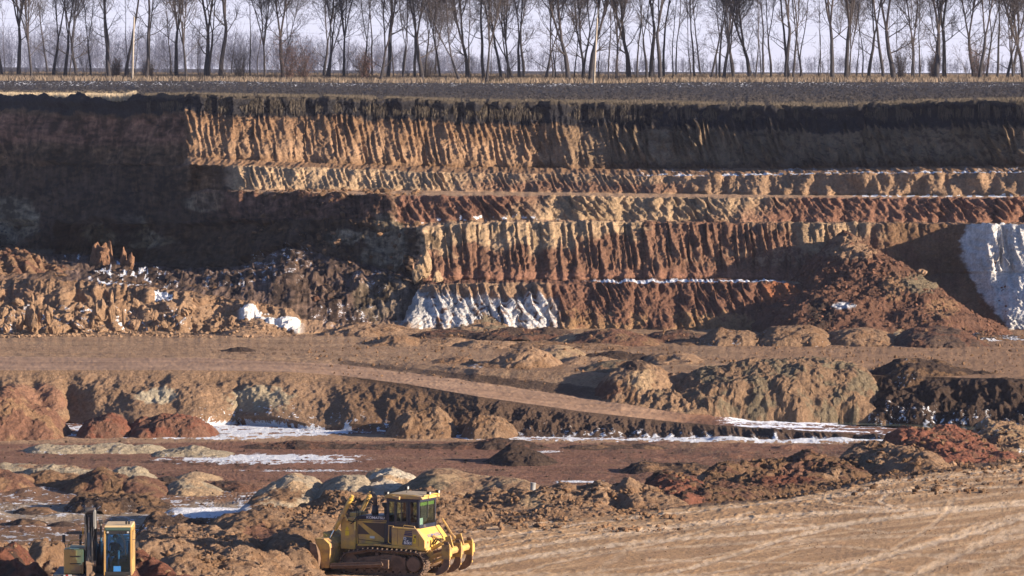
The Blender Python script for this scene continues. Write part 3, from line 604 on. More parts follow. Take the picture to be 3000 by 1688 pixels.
def surf(x, y):
    x = np.asarray(x, float); y = np.asarray(y, float); z = ground(x, y); g0 = z.copy()
    for s in HEAPS:
        x0, x1, y0, y1 = s['bb']; m = (x > x0) & (x < x1) & (y > y0) & (y < y1)
        if m.any():
            _, h = heap_h(s, x[m], y[m]); z[m] = np.maximum(z[m], (g0[m] if s['base'] is None else s['base']) + h - .05)
    return z
# --- by the foot of the faces
Hf = [
 ('low smooth tan heap at the foot of the broken rocky bank on the left', 976, [(480, 957, 75), (540, 966, 70)], 3.2, TAN * .95, None, .5, 0),
 ('low sandy berm below the bright white chalk strip', 984, [(740, 962, 80), (800, 972, 60), (690, 966, 50)], 3, TAN * .95, None, .6, 0),
 ('small dark brown heap alone on the tan floor at the left', 1031, [(722, 1022, 36), (700, 1027, 40)], 1.6, DARK * .9, None, 1, 0),
 ('rough tan heap at the left end of the row below the snowy hollow', 985, [(1052, 952, 70), (1000, 966, 60)], 4, TAN * .85, BROWN, 1.1, .2),
 ('tan heap with a long right flank below the left side of the white chalk', 982, [(1130, 955, 75), (1210, 966, 80)], 4, TAN * .9, BROWN, 1.0, .3),
 ('lumpy brown heap in front of the tan heaps below the chalk', 1014, [(1168, 986, 62), (1110, 1000, 40)], 3, BROWN * 1.2, TAN * .8, 1, .2),
 ('pointed tan heap touching the foot of the white chalk', 972, [(1420, 948, 60), (1370, 958, 60)], 3, TAN * .85, GREEN, 1.2, .1),
 ('long dark brown heap just below the white chalk face', 990, [(1310, 968, 90), (1390, 975, 60)], 3, DARK * 1.1, RED, 1, 0),
 ('wide dark red-brown heap beside the white chalk foot', 996, [(1500, 967, 130), (1590, 968, 110)], 4, DARK * 1.2, RED, .9, 0),
 ('flat tan heap left of the smooth pale dome', 1012, [(1255, 996, 70), (1330, 990, 60)], 2.6, TAN * .9, BROWN, .8, 0),
 ('tan heap with a round back in the middle of the cluster', 1020, [(1395, 1000, 60), (1470, 1002, 60)], 2.6, TAN * .95, None, .8, 0),
 ('small round tan heap at the far side of the cluster', 1003, [(1690, 978, 62)], 2.6, SAND * .75, TAN, .5, 0),
 ('grey-blue snowy heap behind the small round tan heap', 992, [(1630, 974, 45)], 2, GREY * .8, None, .8, .5),
 ('broad red-brown heap below the red face in the centre', 1012, [(1790, 973, 100), (1860, 985, 80), (1740, 985, 60)], 4, RED * 1.2, BROWN, .8, 0),
 ('dark brown heap in front of the red face, right of the broad red-brown one', 1000, [(1990, 972, 90), (1940, 978, 60)], 3.5, DARK * 1.4, RED, .9, .1),
 ('long low brown heap in the middle of the pit floor', 1022, [(1600, 1003, 120), (1720, 1007, 110)], 2.5, BROWN, TAN * .8, .9, 0),
 ('sharp tan heap with bright right flank at the front of the cluster', 1076, [(1551, 1019, 75), (1500, 1042, 60)], 3.2, TAN * .95, BROWN, .8, .1),
 ('smooth tan heap directly behind the sharp tan heap', 1056, [(1630, 1018, 75), (1690, 1034, 55)], 3, SAND * .78, TAN, .45, 0),
 ('low rounded tan heap right of the sharp tan heap', 1066, [(1700, 1046, 60), (1760, 1046, 55)], 2.5, TAN, None, .6, 0),
 ('dark almost black heap behind the pale mound crest', 1058, [(1800, 1033, 90), (1870, 1040, 60)], 2.6, DARK * .8, DARK, .9, 0),
 ('dull green-brown heap in front of the dark heap', 1092, [(1830, 1060, 90), (1770, 1068, 60)], 2.8, GREEN * .9, BROWN, .5, .1),
 ('low brown heap at the left front of the cluster', 1066, [(1350, 1046, 50), (1310, 1056, 50)], 2.2, BROWN * 1.2, None, 1, .1),
 ('low lumpy heap with snow on its left side at the cluster front', 1078, [(1440, 1062, 60)], 2, BROWN, None, .8, .5),
 ('tan heap at the right end of the row before the cliff slide', 1066, [(1990, 1040, 70), (1930, 1042, 40)], 3, TAN * .95, BROWN, .7, 0),
 ('pale tan heap with snow on its left flank left of three domes', 1012, [(2112, 970, 60), (2190, 976, 50)], 3, TAN * .72, BROWN, .8, .35),
 ('broad flat-topped snowy heap below the red slide', 1012, [(2310, 966, 85), (2380, 968, 60), (2270, 972, 50)], 4, TAN * .70, BROWN, .8, .3),
 ('smooth tan dome below the right end of the red slide', 1012, [(2500, 963, 90), (2560, 975, 60)], 4, TAN * .78, BROWN * 1.2, .6, .12),
 ('pale dome half hidden behind its neighbours below the slide', 990, [(2625, 953, 75)], 3.5, SAND * .6, GREY, .5, .12),
 ('dark brown dome at the right end of the row of domes', 1016, [(2725, 960, 90), (2790, 975, 80), (2680, 972, 50)], 4.2, DARK * 1.5, RED, .45, 0),
 ('low debris heap at the foot of the tall white chalk face', 998, [(2870, 978, 60), (2960, 984, 50)], 3, BROWN, DARK, 1.2, .6),
 ('small brown heap beside the far right dome', 1010, [(2060, 992, 70)], 2.4, BROWN, TAN * .8, .8, 0),
]
for a in Hf:
    heap(a[0], a[1], a[2], a[3], a[4], a[5], a[6], a[7])
# --- the slide of red earth
heap('huge slumped slope of red earth and rubble against the stepped faces', 372,
     [(2480, 702, 120, 379, 10), (2400, 765, 110, 377, 9), (2560, 750, 140, 376, 11), (2640, 800, 160, 372, 11), (2730, 868, 140, 367, 9), (2835, 930, 100, 364, 6), (2330, 880, 110, 368, 6), (2480, 850, 200, 368, 10)],
     12, RED * 1.1, RED * .8 + DARK * .3, 1.9, .05, .85, 1.2, cat='earth slide', name='earth_slide', group=None, flute=.25, base=-.3,
     patch=[(2490, 735, 80, 26, TAN * .85), (2470, 700, 60, 12, TAN * .8), (2620, 840, 40, 40, BROWN * 1.2), (2760, 900, 50, 30, BROWN * 1.2), (2300, 850, 40, 40, (.33, .13, .07)), (2700, 830, 60, 30, GREEN), (2470, 895, 35, 10, SNOW * .7), (2400, 920, 40, 50, DARK)])
# --- big mounds behind the ramp
heap('big rounded tan mound beside the sloping haul road', 318, [(1862, 1060, 120, 318, 6), (1800, 1105, 90, 317, 5), (1930, 1100, 120, 318, 5.5)], 6, TAN * .88, BROWN * 1.1, 1.1, .05, .9, 1, base=-3.4, patch=[(1880, 1110, 40, 40, SAND * .85), (1860, 1070, 40, 20, DARK * 1.3), (1760, 1140, 60, 30, RED)])
heap('long lumpy olive-brown ridge right of the big rounded mound', 317, [(2060, 1096, 120, 317, 5.5), (2180, 1082, 130, 317, 5.5), (2300, 1070, 130, 317, 5.5), (2420, 1072, 120, 317, 5.5), (2500, 1085, 90, 317, 5.5)], 8, TAN * .70, GREEN * .95, 1.3, .12, .7, 1.2, base=-3.4)
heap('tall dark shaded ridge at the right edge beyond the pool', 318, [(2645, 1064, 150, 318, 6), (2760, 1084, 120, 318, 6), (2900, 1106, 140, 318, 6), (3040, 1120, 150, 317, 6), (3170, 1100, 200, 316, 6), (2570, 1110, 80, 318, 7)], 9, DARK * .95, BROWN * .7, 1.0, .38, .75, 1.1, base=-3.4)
heap('brown mound under the earth pinnacles in the shaded hollow', 400, [(300, 790, 90), (370, 795, 60), (230, 800, 60)], 8, BROWN * .8, RED, 1.4, .3, base=2.6)
heap('lit brown ledge of loose soil at the far left above the bank', 388, [(20, 735, 90), (90, 765, 60), (150, 795, 70), (-80, 730, 120)], 8, BROWN * 1.1, RED * 1.1, 2.0, 0, base=2.6, flute=.8)
# --- foot of the near cliff
heap('lumpy red-brown heap at the foot of the near cliff, left of its twin', 304, [(325, 1213, 62), (270, 1226, 40)], 2.6, RED * 1.3, DRED * 1.6, 1.2, 0)
heap('wide red-brown heap at the cliff foot beside the snow bend', 304, [(480, 1212, 80), (560, 1224, 60), (420, 1224, 40)], 2.6, RED * 1.35, DRED * 1.6, 1.2, 0)
heap('tan rubble heap leaning on the embankment below the road', 303.5, [(1200, 1206, 60), (1280, 1200, 50), (1240, 1218, 70)], 2.6, TAN * .72, BROWN, 1.4, .25)
heap('second low tan rubble heap under the haul road embankment', 302.5, [(1440, 1226, 60), (1400, 1236, 40)], 2, TAN * .7, BROWN, 1.4, .3)
heap('reddish rubble cone at the far left foot of the near cliff', 304.5, [(20, 1140, 110), (120, 1200, 70)], 5, RED * 1.4, BROWN * 1.2, 1.3, .05, .9)
# --- lower floor
W_ = [
 ('thin dark windrow of soil crossing the red lower floor', 1316, [(760, 1300, 60), (860, 1293, 70), (960, 1298, 70), (1060, 1300, 70), (1160, 1299, 70), (1260, 1300, 70), (1370, 1296, 60), (1450, 1290, 60), (1530, 1296, 60)], 1.5, DARK * 1.1, RED, 1.2, 0),
 ('pointed dark brown heap standing alone on the red floor', 1362, [(1500, 1317, 60), (1560, 1330, 60), (1455, 1344, 40)], 2.6, DARK * .9, DARK, 1.1, 0),
 ('low dark clod ridge right of the lone dark heap', 1318, [(1730, 1303, 70), (1820, 1306, 60), (1890, 1304, 60)], 1.4, DARK * 1.2, BROWN, 1, .1),
 ('flat dark heap on the lower floor before the reddish rubble', 1388, [(1893, 1357, 70), (1960, 1362, 80), (2040, 1360, 60)], 2.2, DARK * 1.1, BROWN, 1.2, .1),
 ('low strip of grey chalky crumbs left of the snow streaks', 1328, [(130, 1304, 70), (220, 1308, 80), (330, 1302, 80), (430, 1306, 60)], 1.6, GREY * 1.1, None, .9, .35),
 ('low grey chalky heap half covered in snow', 1338, [(520, 1316, 70), (575, 1311, 60), (640, 1322, 50)], 1.8, GREY * 1.0, None, 1.2, .35),
 ('tan ridge at the far left edge of the lower floor', 1385, [(10, 1358, 60), (70, 1363, 60)], 1.8, TAN * .9, GREY, .8, .1),
 ('pale grey-topped long ridge behind the brown heap on the left', 1398, [(150, 1366, 70), (215, 1370, 70), (290, 1374, 50)], 2, GREY * 1.1, TAN, .8, 0),
 ('brown heap in front of the pale grey-topped ridge', 1428, [(150, 1384, 70), (90, 1395, 40), (210, 1392, 40)], 2.4, BROWN * .95, None, .9, .1),
 ('dark rough brown heap in the middle left of the lower floor', 1450, [(300, 1386, 70), (250, 1405, 60), (350, 1400, 50)], 3, BROWN * .9, RED, 1.3, .15),
 ('round heap of pale grey gravel', 1412, [(402, 1372, 52), (360, 1380, 40)], 2, GREY * 1.1, None, .9, 0),
 ('flat pale sand heap beyond the white-topped heap', 1408, [(575, 1384, 50), (610, 1392, 40)], 1.8, SAND * 1.0, None, .5, 0),
 ('pale sand heap with a grey shaded side on the lower floor', 1450, [(548, 1411, 62), (600, 1424, 60)], 2.4, SAND * .9, GREY, .7, .1),
 ('small dark heap between the gravel and the pale sand heaps', 1425, [(488, 1402, 45)], 1.8, DARK * 1.1, None, 1, .1),
 ('broad rust-brown heap with a smooth right flank', 1455, [(400, 1408, 70), (440, 1416, 60)], 3, RED * 1.2, BROWN, .6, 0),
 ('reddish heap cut by the left edge of the picture', 1440, [(-5, 1382, 70), (40, 1398, 60)], 2.8, RED * 1.3, BROWN * 1.2, .6, 0),
 ('low rust heap behind the white sand crest', 1440, [(690, 1410, 70), (640, 1416, 50)], 2, RED * 1.1, DARK, 1, .1),
 ('low brown lumps dusted with snow on the left floor', 1500, [(330, 1452, 90), (250, 1460, 60), (430, 1466, 80)], 2.6, BROWN * .85, DARK, 1.6, .35),
 ('dark low lump behind the excavator boom at the left', 1508, [(90, 1488, 45), (130, 1494, 30)], 1.6, DARK * 1.2, BROWN, 1, .3),
 ('dark snow-speckled lump left of the excavator boom', 1545, [(70, 1522, 50), (110, 1535, 30)], 1.6, DARK * 1.1, BROWN, 1.2, .4),
 ('small dark lump just left of the excavator arm', 1548, [(185, 1528, 45)], 1.5, DARK * 1.1, BROWN, 1.1, .35),
 ('dark clod bank with snow at its foot behind the excavator cab', 1560, [(460, 1519, 60), (530, 1524, 60), (590, 1528, 50)], 2, DARK * 1.2, BROWN, 1.6, .4),
]
for a in W_: heap(a[0], a[1], a[2], a[3], a[4], a[5], a[6], a[7])
# --- spoil ridge between the two levels
heap('white-topped sand heap behind the bulldozer pile', 238, [(860, 1394, 75, 243, 6), (800, 1425, 90, 242, 7), (910, 1404, 60, 243, 6), (740, 1470, 80, 238, 6)], 6, np.array((.46, .37, .26)), SAND * .95, .6, .05, patch=[(720, 1480, 60, 40, BROWN), (830, 1450, 60, 22, BROWN), (690, 1495, 60, 25, SNOW * .7)])
heap('low whitish sand crest between the two pale heaps', 242, [(1000, 1408, 80), (1060, 1400, 60), (960, 1420, 60)], 6, np.array((.43, .35, .25)), GREY * .9, .8, .2)
heap('pointed white chalky heap beyond the bulldozer cab', 245, [(1152, 1377, 50), (1095, 1386, 60), (1190, 1390, 60)], 6, np.array((.58, .50, .39)), SAND, .8, 0)
heap('smooth domed gravel mound with a long tan tail', 238, [(1318, 1381, 110, 238, 5), (1260, 1390, 90, 238, 5), (1400, 1398, 110, 238, 5), (1480, 1420, 100, 236, 4), (1540, 1428, 80, 235, 4), (1200, 1425, 90, 236, 5)], 5, TAN * .78, SAND * .8, .45, 0, .8, patch=[(1250, 1420, 60, 30, GREEN), (1160, 1450, 100, 30, GREEN * .9)])
R1 = [(1250, 1452, 110), (1330, 1466, 100), (1440, 1452, 90), (1520, 1450, 60), (1590, 1430, 60), (1650, 1424, 60), (1700, 1446, 70), (1757, 1411, 65), (1800, 1440, 70), (1840, 1400, 40), (1880, 1436, 70), (1940, 1452, 60), (1390, 1500, 110), (1520, 1500, 120), (1660, 1480, 110)]
heap('rough brown spoil ridge right of the bulldozer cab', 222, [(a, b, c, 226 - .0 * a if b < 1470 else 217, 6) for a, b, c in R1], 6, TAN * .82, BROWN * 1.25, 1.5, .1, .85, patch=[(1560, 1470, 40, 20, SAND * .8), (1790, 1440, 50, 25, TAN)])
heap('tall rough brown pile behind the bulldozer hood', 214, [(1090, 1452, 120, 214, 6), (980, 1455, 90, 214, 6), (1180, 1462, 100, 215, 6), (890, 1488, 90, 212, 6), (1290, 1490, 110, 214, 6)], 6, BROWN * 1.15, TAN * .8, 1.8, .05, .8)
heap('big brown pile being pushed by the blade', 205, [(740, 1512, 100, 206, 6), (830, 1500, 110, 206, 6), (660, 1534, 70, 205, 5), (920, 1515, 90, 205, 6), (800, 1560, 130, 201, 5), (690, 1575, 90, 201, 5)], 6, BROWN * 1.15, TAN * .78, .9, 0, .75, patch=[(760, 1570, 60, 36, RED * 1.3)])
heap('brown windrow spilling round the blade end', 188.5, [(878, 1568, 60, 191, 4), (840, 1590, 90, 190, 4.5), (868, 1606, 60, 188, 3), (900, 1622, 34, 187, 2.2)], 4, BROWN * 1.15, TAN * .72, 1.0, 0, .8)
heap('dark red-brown heap right of the tan spoil ridge', 232, [(1950, 1394, 55, 232, 4), (1925, 1420, 50, 230, 4), (2010, 1400, 60, 230, 4), (1985, 1440, 80, 226, 4)], 4, DRED * 1.9, DARK, 1.5, .05, .9)
heap('rubble ridge of dark and red soil on the right', 240, [(2090, 1398, 70, 240, 5), (2160, 1366, 70, 246, 5), (2235, 1354, 80, 248, 5), (2330, 1350, 80, 250, 5), (2365, 1342, 60, 250, 5), (2440, 1364, 80, 248, 5), (2200, 1410, 110, 238, 5), (2330, 1400, 110, 240, 5), (2060, 1430, 90, 229, 5), (2150, 1435, 90, 230, 5)], 5, BROWN * .85, RED * 1.1, 1.9, .12, .85, patch=[(2330, 1375, 50, 20, RED * 1.5), (2440, 1390, 30, 14, TAN), (2300, 1405, 90, 16, DRED * 1.3), (2050, 1400, 25, 14, TAN * .9)])
heap('tan flank with grey cut face on the left of the red ridge', 251, [(2545, 1300, 85, 258, 6), (2500, 1330, 80, 255, 5), (2600, 1310, 110, 256, 6), (2660, 1340, 100, 251, 5)], 6, TAN * .85, BROWN, 1.2, .05, .85, patch=[(2505, 1350, 45, 20, DARK), (2540, 1358, 34, 24, GREEN)])
heap('long red-crested ridge at the right edge', 262, [(2640, 1262, 80, 264, 6), (2700, 1266, 70, 264, 6), (2765, 1257, 70, 266, 6), (2840, 1275, 80, 266, 6), (2740, 1310, 120, 259, 6), (2850, 1330, 100, 258, 5)], 6, DRED * 2.0, RED * 1.3, 1.6, .12, .85)
heap('tan lumpy ridge with snow patches in the right corner of the pit', 268, [(2885, 1243, 60, 272, 6), (2955, 1249, 60, 272, 6), (3040, 1260, 80, 272, 6), (2930, 1280, 110, 268, 6), (3150, 1262, 120, 270, 7), (3300, 1270, 150, 270, 7)], 6, TAN * .85, SAND * .7, 1.6, .45, .85)
# --- foreground left
heap('clumpy tan bank between the excavator and the blade', 190, [(450, 1560, 70, 196, 4), (520, 1560, 70, 196, 4), (620, 1562, 60, 196, 4), (700, 1592, 80, 191, 4), (560, 1592, 120, 190, 4), (440, 1590, 60, 189, 3.5), (800, 1640, 90, 185, 3.5), (680, 1640, 120, 183, 4), (540, 1650, 110, 181, 4), (880, 1668, 70, 184, 3)], 4, TAN * .92, BROWN * 1.2, 1.25, 0, .8)
heap('dark red soil slope right of the excavator cab', 175, [(410, 1618, 60, 176, 2.4), (470, 1650, 80, 174, 2.4), (540, 1690, 90, 171, 2.4), (380, 1660, 50, 173, 2.2)], 2.4, DRED * 1.7, DRED * 1.2, 1.0, 0, .9)
heap('dark red clod heap in the bottom left corner', 175, [(40, 1603, 80, 176, 2.6), (0, 1630, 80, 174, 2.5), (100, 1650, 70, 172, 2.4), (-80, 1640, 80, 174, 2.6)], 2.6, DRED * 1.4, DARK, 1.3, 0, .9)
heap('clumpy brown heap just left of the excavator', 179, [(118, 1592, 55, 181, 2.6), (165, 1600, 45, 181, 2.6), (60, 1600, 50, 184, 2.6), (150, 1650, 60, 177, 2.4), (230, 1600, 60, 183, 2.4)], 2.6, BROWN * 1.2, TAN * .8, 1.4, 0, .9)
print('heaps', round(time.time() - T0, 1))
#==SECTION3==
# ------------------------------------------------------------------ tubes
class MB:
    def __init__(s): s.V = []; s.F = []; s.n = 0
    def add(s, V, Fc):
        V = np.asarray(V, float); s.V.append(V); s.F.extend([tuple(int(i) + s.n for i in f) for f in Fc]); s.n += len(V); return s
    def box(s, c, d, rot=None, taper=1.0):
        hx, hy, hz = d[0] / 2, d[1] / 2, d[2] / 2
        V = np.array([(x * (taper if z > 0 else 1), y * (taper if z > 0 else 1), z) for z in (-hz, hz) for y in (-hy, hy) for x in (-hx, hx)])
        if rot is not None: V = V @ np.array(Matrix(rot.to_matrix() if hasattr(rot, 'to_matrix') else rot)).T
        return s.add(V + np.array(c), [(0, 2, 3, 1), (4, 5, 7, 6), (0, 1, 5, 4), (2, 6, 7, 3), (0, 4, 6, 2), (1, 3, 7, 5)])
    def prism(s, poly, a, b, axis='y'):
        n = len(poly); P3 = []
        for t in (a, b):
            for (u, w_) in poly:
                P3.append({'y': (u, t, w_), 'x': (t, u, w_), 'z': (u, w_, t)}[axis])
        Fc = [tuple(range(n - 1, -1, -1)), tuple(range(n, 2 * n))] + [(i, (i + 1) % n, n + (i + 1) % n, n + i) for i in range(n)]
        return s.add(P3, Fc)
    def tube(s, pts, r, n=8, cap=True):
        pts = [Vector(p) for p in pts]; rs = r if isinstance(r, (list, tuple)) else [r] * len(pts)
        V = []; Fc = []; t0 = (pts[1] - pts[0]).normalized(); up = Vector((0, 0, 1)) if abs(t0.z) < .9 else Vector((1, 0, 0)); a = t0.cross(up).normalized()
        for i, p in enumerate(pts):
            t = (pts[min(i + 1, len(pts) - 1)] - pts[max(i - 1, 0)]).normalized(); a = (a - t * a.dot(t)).normalized(); b = t.cross(a)
            for k in range(n):
                an = 2 * math.pi * k / n; V.append(p + (a * math.cos(an) + b * math.sin(an)) * rs[i])
        for i in range(len(pts) - 1):
            for k in range(n): Fc.append((i * n + k, i * n + (k + 1) % n, (i + 1) * n + (k + 1) % n, (i + 1) * n + k))
        if cap: Fc.append(tuple(range(n - 1, -1, -1))); Fc.append(tuple((len(pts) - 1) * n + k for k in range(n)))
        return s.add([tuple(v) for v in V], Fc)
    def build(s, name, m, parent=None, smooth=False, bevel=0, label=None):
        me = bpy.data.meshes.new(name); me.from_pydata(np.concatenate(s.V).tolist(), [], s.F)
        bm = bmesh.new(); bm.from_mesh(me); bmesh.ops.recalc_face_normals(bm, faces=bm.faces)
        if bevel: bmesh.ops.bevel(bm, geom=[e for e in bm.edges if e.is_manifold and e.calc_face_angle(0) > .5], offset=bevel, segments=2, affect='EDGES', profile=.6, clamp_overlap=True)
        bm.to_mesh(me); bm.free()
        if smooth: me.shade_smooth() if hasattr(me, 'shade_smooth') else None
        me.materials.append(m); o = bpy.data.objects.new(name, me); COL.objects.link(o)
        if parent: o.parent = parent
        if label: o['label'] = label
        return o
def copy_tree(o, parent=None):
    c = o.copy(); COL.objects.link(c)
    if parent: c.parent = parent
    for ch in [x for x in o.children]: copy_tree(ch, c)
    return c

# ------------------------------------------------------------------ bare trees
BARK = mat('bark', (.036, .032, .036), .95, noise=.3, nscale=2)
TWIG = mat('twigs', (.055, .044, .042), .95); FARTW = mat('haze_tinted_twigs', (.12, .13, .19), .95)  # far twigs carry the bluish pallor of haze in their colour
REDLEAF = mat('withered_leaves', (.20, .105, .08), .9, noise=.3, nscale=2)
def frames(d):
    up = np.where(np.abs(d[:, 2:3]) < .9, [[0, 0, 1.]], [[1., 0, 0]]); a = np.cross(d, up); a /= np.linalg.norm(a, axis=1, keepdims=True); return a, np.cross(d, a)
def stubs(p0, p1, r0, r1, n=3):   # many straight tapered twigs at once
    p0 = np.array(p0); p1 = np.array(p1); d = p1 - p0; d /= np.linalg.norm(d, axis=1, keepdims=True) + 1e-9; a, b = frames(d); m = len(p0)
    V = np.empty((m, 2 * n, 3))
    for k in range(n):
        an = 2 * math.pi * k / n; o = a * math.cos(an) + b * math.sin(an)
        V[:, k] = p0 + o * np.asarray(r0).reshape(-1, 1); V[:, n + k] = p1 + o * np.asarray(r1).reshape(-1, 1)
    base = (np.arange(m) * 2 * n)[:, None]
    Fc = np.concatenate([base + np.array([[k, (k + 1) % n, n + (k + 1) % n, n + k]]) for k in range(n)])
    return V.reshape(-1, 3), Fc
def grow(rg, H, r, fork, lean, style, twigs):
    """returns tubes for trunk and limbs, arrays for twigs"""
    T = []; L_ = []; tw0 = []; tw1 = []; tr = []
    def path(p, d, length, r0, lvl, nseg, up):
        pts = [p.copy()]; rs = [r0]; d = d / np.linalg.norm(d)
        for i in range(nseg):
            d = d + rg.normal(0, (.055, .13, .20, .26, .32)[lvl], 3) + np.array([0, 0, up]); d /= np.linalg.norm(d)
            p = p + d * length / nseg; pts.append(p.copy()); rs.append(r0 * (1 - (.45 if lvl == 0 else .72) * (i + 1) / nseg))
        return pts, rs, d
    def limb(p, d, length, r0, lvl):
        n = max(3, int(length / (.9 if lvl < 2 else .6))); pts, rs, de = path(p, d, length, r0, lvl, n, .17 if lvl < 2 else .09)
        if lvl <= 2: L_.append((pts, rs, 6 if lvl == 0 else 5 if lvl == 1 else 4))
        else:
            for i in range(len(pts) - 1): tw0.append(pts[i]); tw1.append(pts[i + 1]); tr.append((rs[i], rs[i + 1]))
        if lvl >= 4: return
        cnt = {0: 10, 1: 7, 2: 6, 3: 5}[lvl]; cnt = max(2, int(cnt * twigs * min(1.4, length / ({0: 7, 1: 4, 2: 2.2, 3: 1.2}[lvl]))))
        for k in range(cnt):
            t = rg.uniform(.22 if lvl else .15, 1.0); j = min(int(t * (len(pts) - 1)), len(pts) - 2); q = pts[j] + (pts[j + 1] - pts[j]) * (t * (len(pts) - 1) - j)
            dd = pts[j + 1] - pts[j]; dd /= np.linalg.norm(dd); side = np.cross(dd, rg.normal(0, 1, 3)); side /= np.linalg.norm(side) + 1e-9
            ang = rg.uniform(.5, 1.15); nd = dd * math.cos(ang) + side * math.sin(ang) + np.array([0, 0, .12])
            limb(q, nd, length * rg.uniform(.35, .62) * (1.1 - .35 * t), max(.008, rs[j] * rg.uniform(.42, .62)), lvl + 1)
    d0 = np.array([math.tan(lean), rg.normal(0, .04), 1.0])
    tl = H * fork; pts, rs, de = path(np.array([0, 0, -.3]), d0, tl, r, 0, max(4, int(tl / .8)), .02)
    rs[0] *= 1.35; T.append((pts, rs, 9))
    top = pts[-1]; rt = rs[-1]
    nf = {'v': 2, 'multi': int(rg.integers(3, 5)), 'single': 1}[style]
    az0 = rg.uniform(-.5, .5)
    for k in range(nf):
        if style == 'single': nd = de + rg.normal(0, .08, 3); fr = 1.0
        else:
            az = az0 + 2 * math.pi * k / nf; sp = rg.uniform(.12, .30); nd = de + np.array([math.cos(az), .6 * math.sin(az), 0]) * sp; fr = rg.uniform(.66, .85)
        limb(top, nd, H * (1 - fork) * rg.uniform(.85, 1.05), rt * fr, 0)
    for k in range(int(rg.integers(1, 5))):
        j = rg.integers(len(pts) // 2, len(pts)); az = rg.choice([0, math.pi]) + rg.normal(0, .6); 
        limb(pts[min(j, len(pts) - 1)], np.array([math.cos(az), math.sin(az), rg.uniform(.2, .9)]), H * rg.uniform(.14, .26), rs[min(j, len(rs) - 1)] * .35, 1)
    return T, L_, tw0, tw1, tr
def make_tree(name, seed, H, r, fork, lean, style, twigs=1.0):
    rg = np.random.default_rng(seed); T, L_, tw0, tw1, tr = grow(rg, H, r, fork, lean, style, twigs)
    root = empty(name, (0, -400, 0))
    m = MB()
    for pts, rs, n in T: m.tube(pts, rs, n)
    m.build('trunk', BARK, root, smooth=True)
    m = MB()
    for pts, rs, n in L_: m.tube(pts, rs, n, cap=False)
    V = np.concatenate(m.V); Fq = np.array(m.F); 
    tr = np.array(tr) if tr else np.zeros((0, 2))
    if len(tr):
        V2, F2 = stubs(tw0, tw1, np.maximum(tr[:, 0], .011), np.maximum(tr[:, 1], .0085)); Fq = np.concatenate([Fq, F2 + len(V)]); V = np.concatenate([V, V2])
    np_mesh('crown', V, Fq, TWIG, smooth=False, parent=root)
    return root
protos = {'big': [], 'mid': [], 'thin': [], 'twisted': []}
for i in range(7): protos['big'].append(make_tree('bare_tree', 500 + i, 20 + i % 3, .27 + .035 * (i % 3), (.30, .38, .28, .42, .34, .24, .46)[i], (.0, .01, -.02, .02, 0, .01, -.01)[i], ('v', 'multi', 'v', 'single', 'multi', 'v', 'v')[i], 1.0))
for i in range(7): protos['mid'].append(make_tree('bare_tree', 600 + i, 17 + i % 3, .175 + .02 * (i % 3), (.42, .32, .5, .38, .28, .45, .36)[i], (.0, .03, -.03, .05, .02, -.02, .01)[i], ('single', 'v', 'single', 'v', 'multi', 'single', 'v')[i], .9))
for i in range(5): protos['thin'].append(make_tree('bare_tree', 700 + i, 12 + i % 3, .10 + .015 * (i % 3), (.5, .4, .55, .35, .45)[i], (.02, .08, -.06, .0, .05)[i], 'single', .7))
for i in range(3): protos['twisted'].append(make_tree('bare_tree', 800 + i, 15, .22, .25, (-.28, .22, .35)[i], 'v', .9))
used = set()
BT = 'bare winter trees in the row behind the ploughed field'
def put_tree(kind, px, Y, label, k=None, rz=None, sc=1.0, py=None):
    ps = protos[kind]; k = random.randrange(len(ps)) if k is None else k % len(ps); src = ps[k]
    x = (px - 1500) / F * Y; z = float(np.interp(Y, [430, 690, 900, 1800], [CZ - 2.7, CZ - 1.8 + (px - 1500) * -.00005, CZ - .95, CZ]))
    r = src if (kind, k) not in used else copy_tree(src); used.add((kind, k))
    r.location = (x, Y, z - .1); r.rotation_euler = (0, 0, rz if rz is not None else random.choice((0, 0, math.pi)) + random.uniform(-.6, .6)); r.scale = (sc, sc, sc * random.uniform(.92, 1.08))
    tag(r, label, 'bare tree', BT); return r
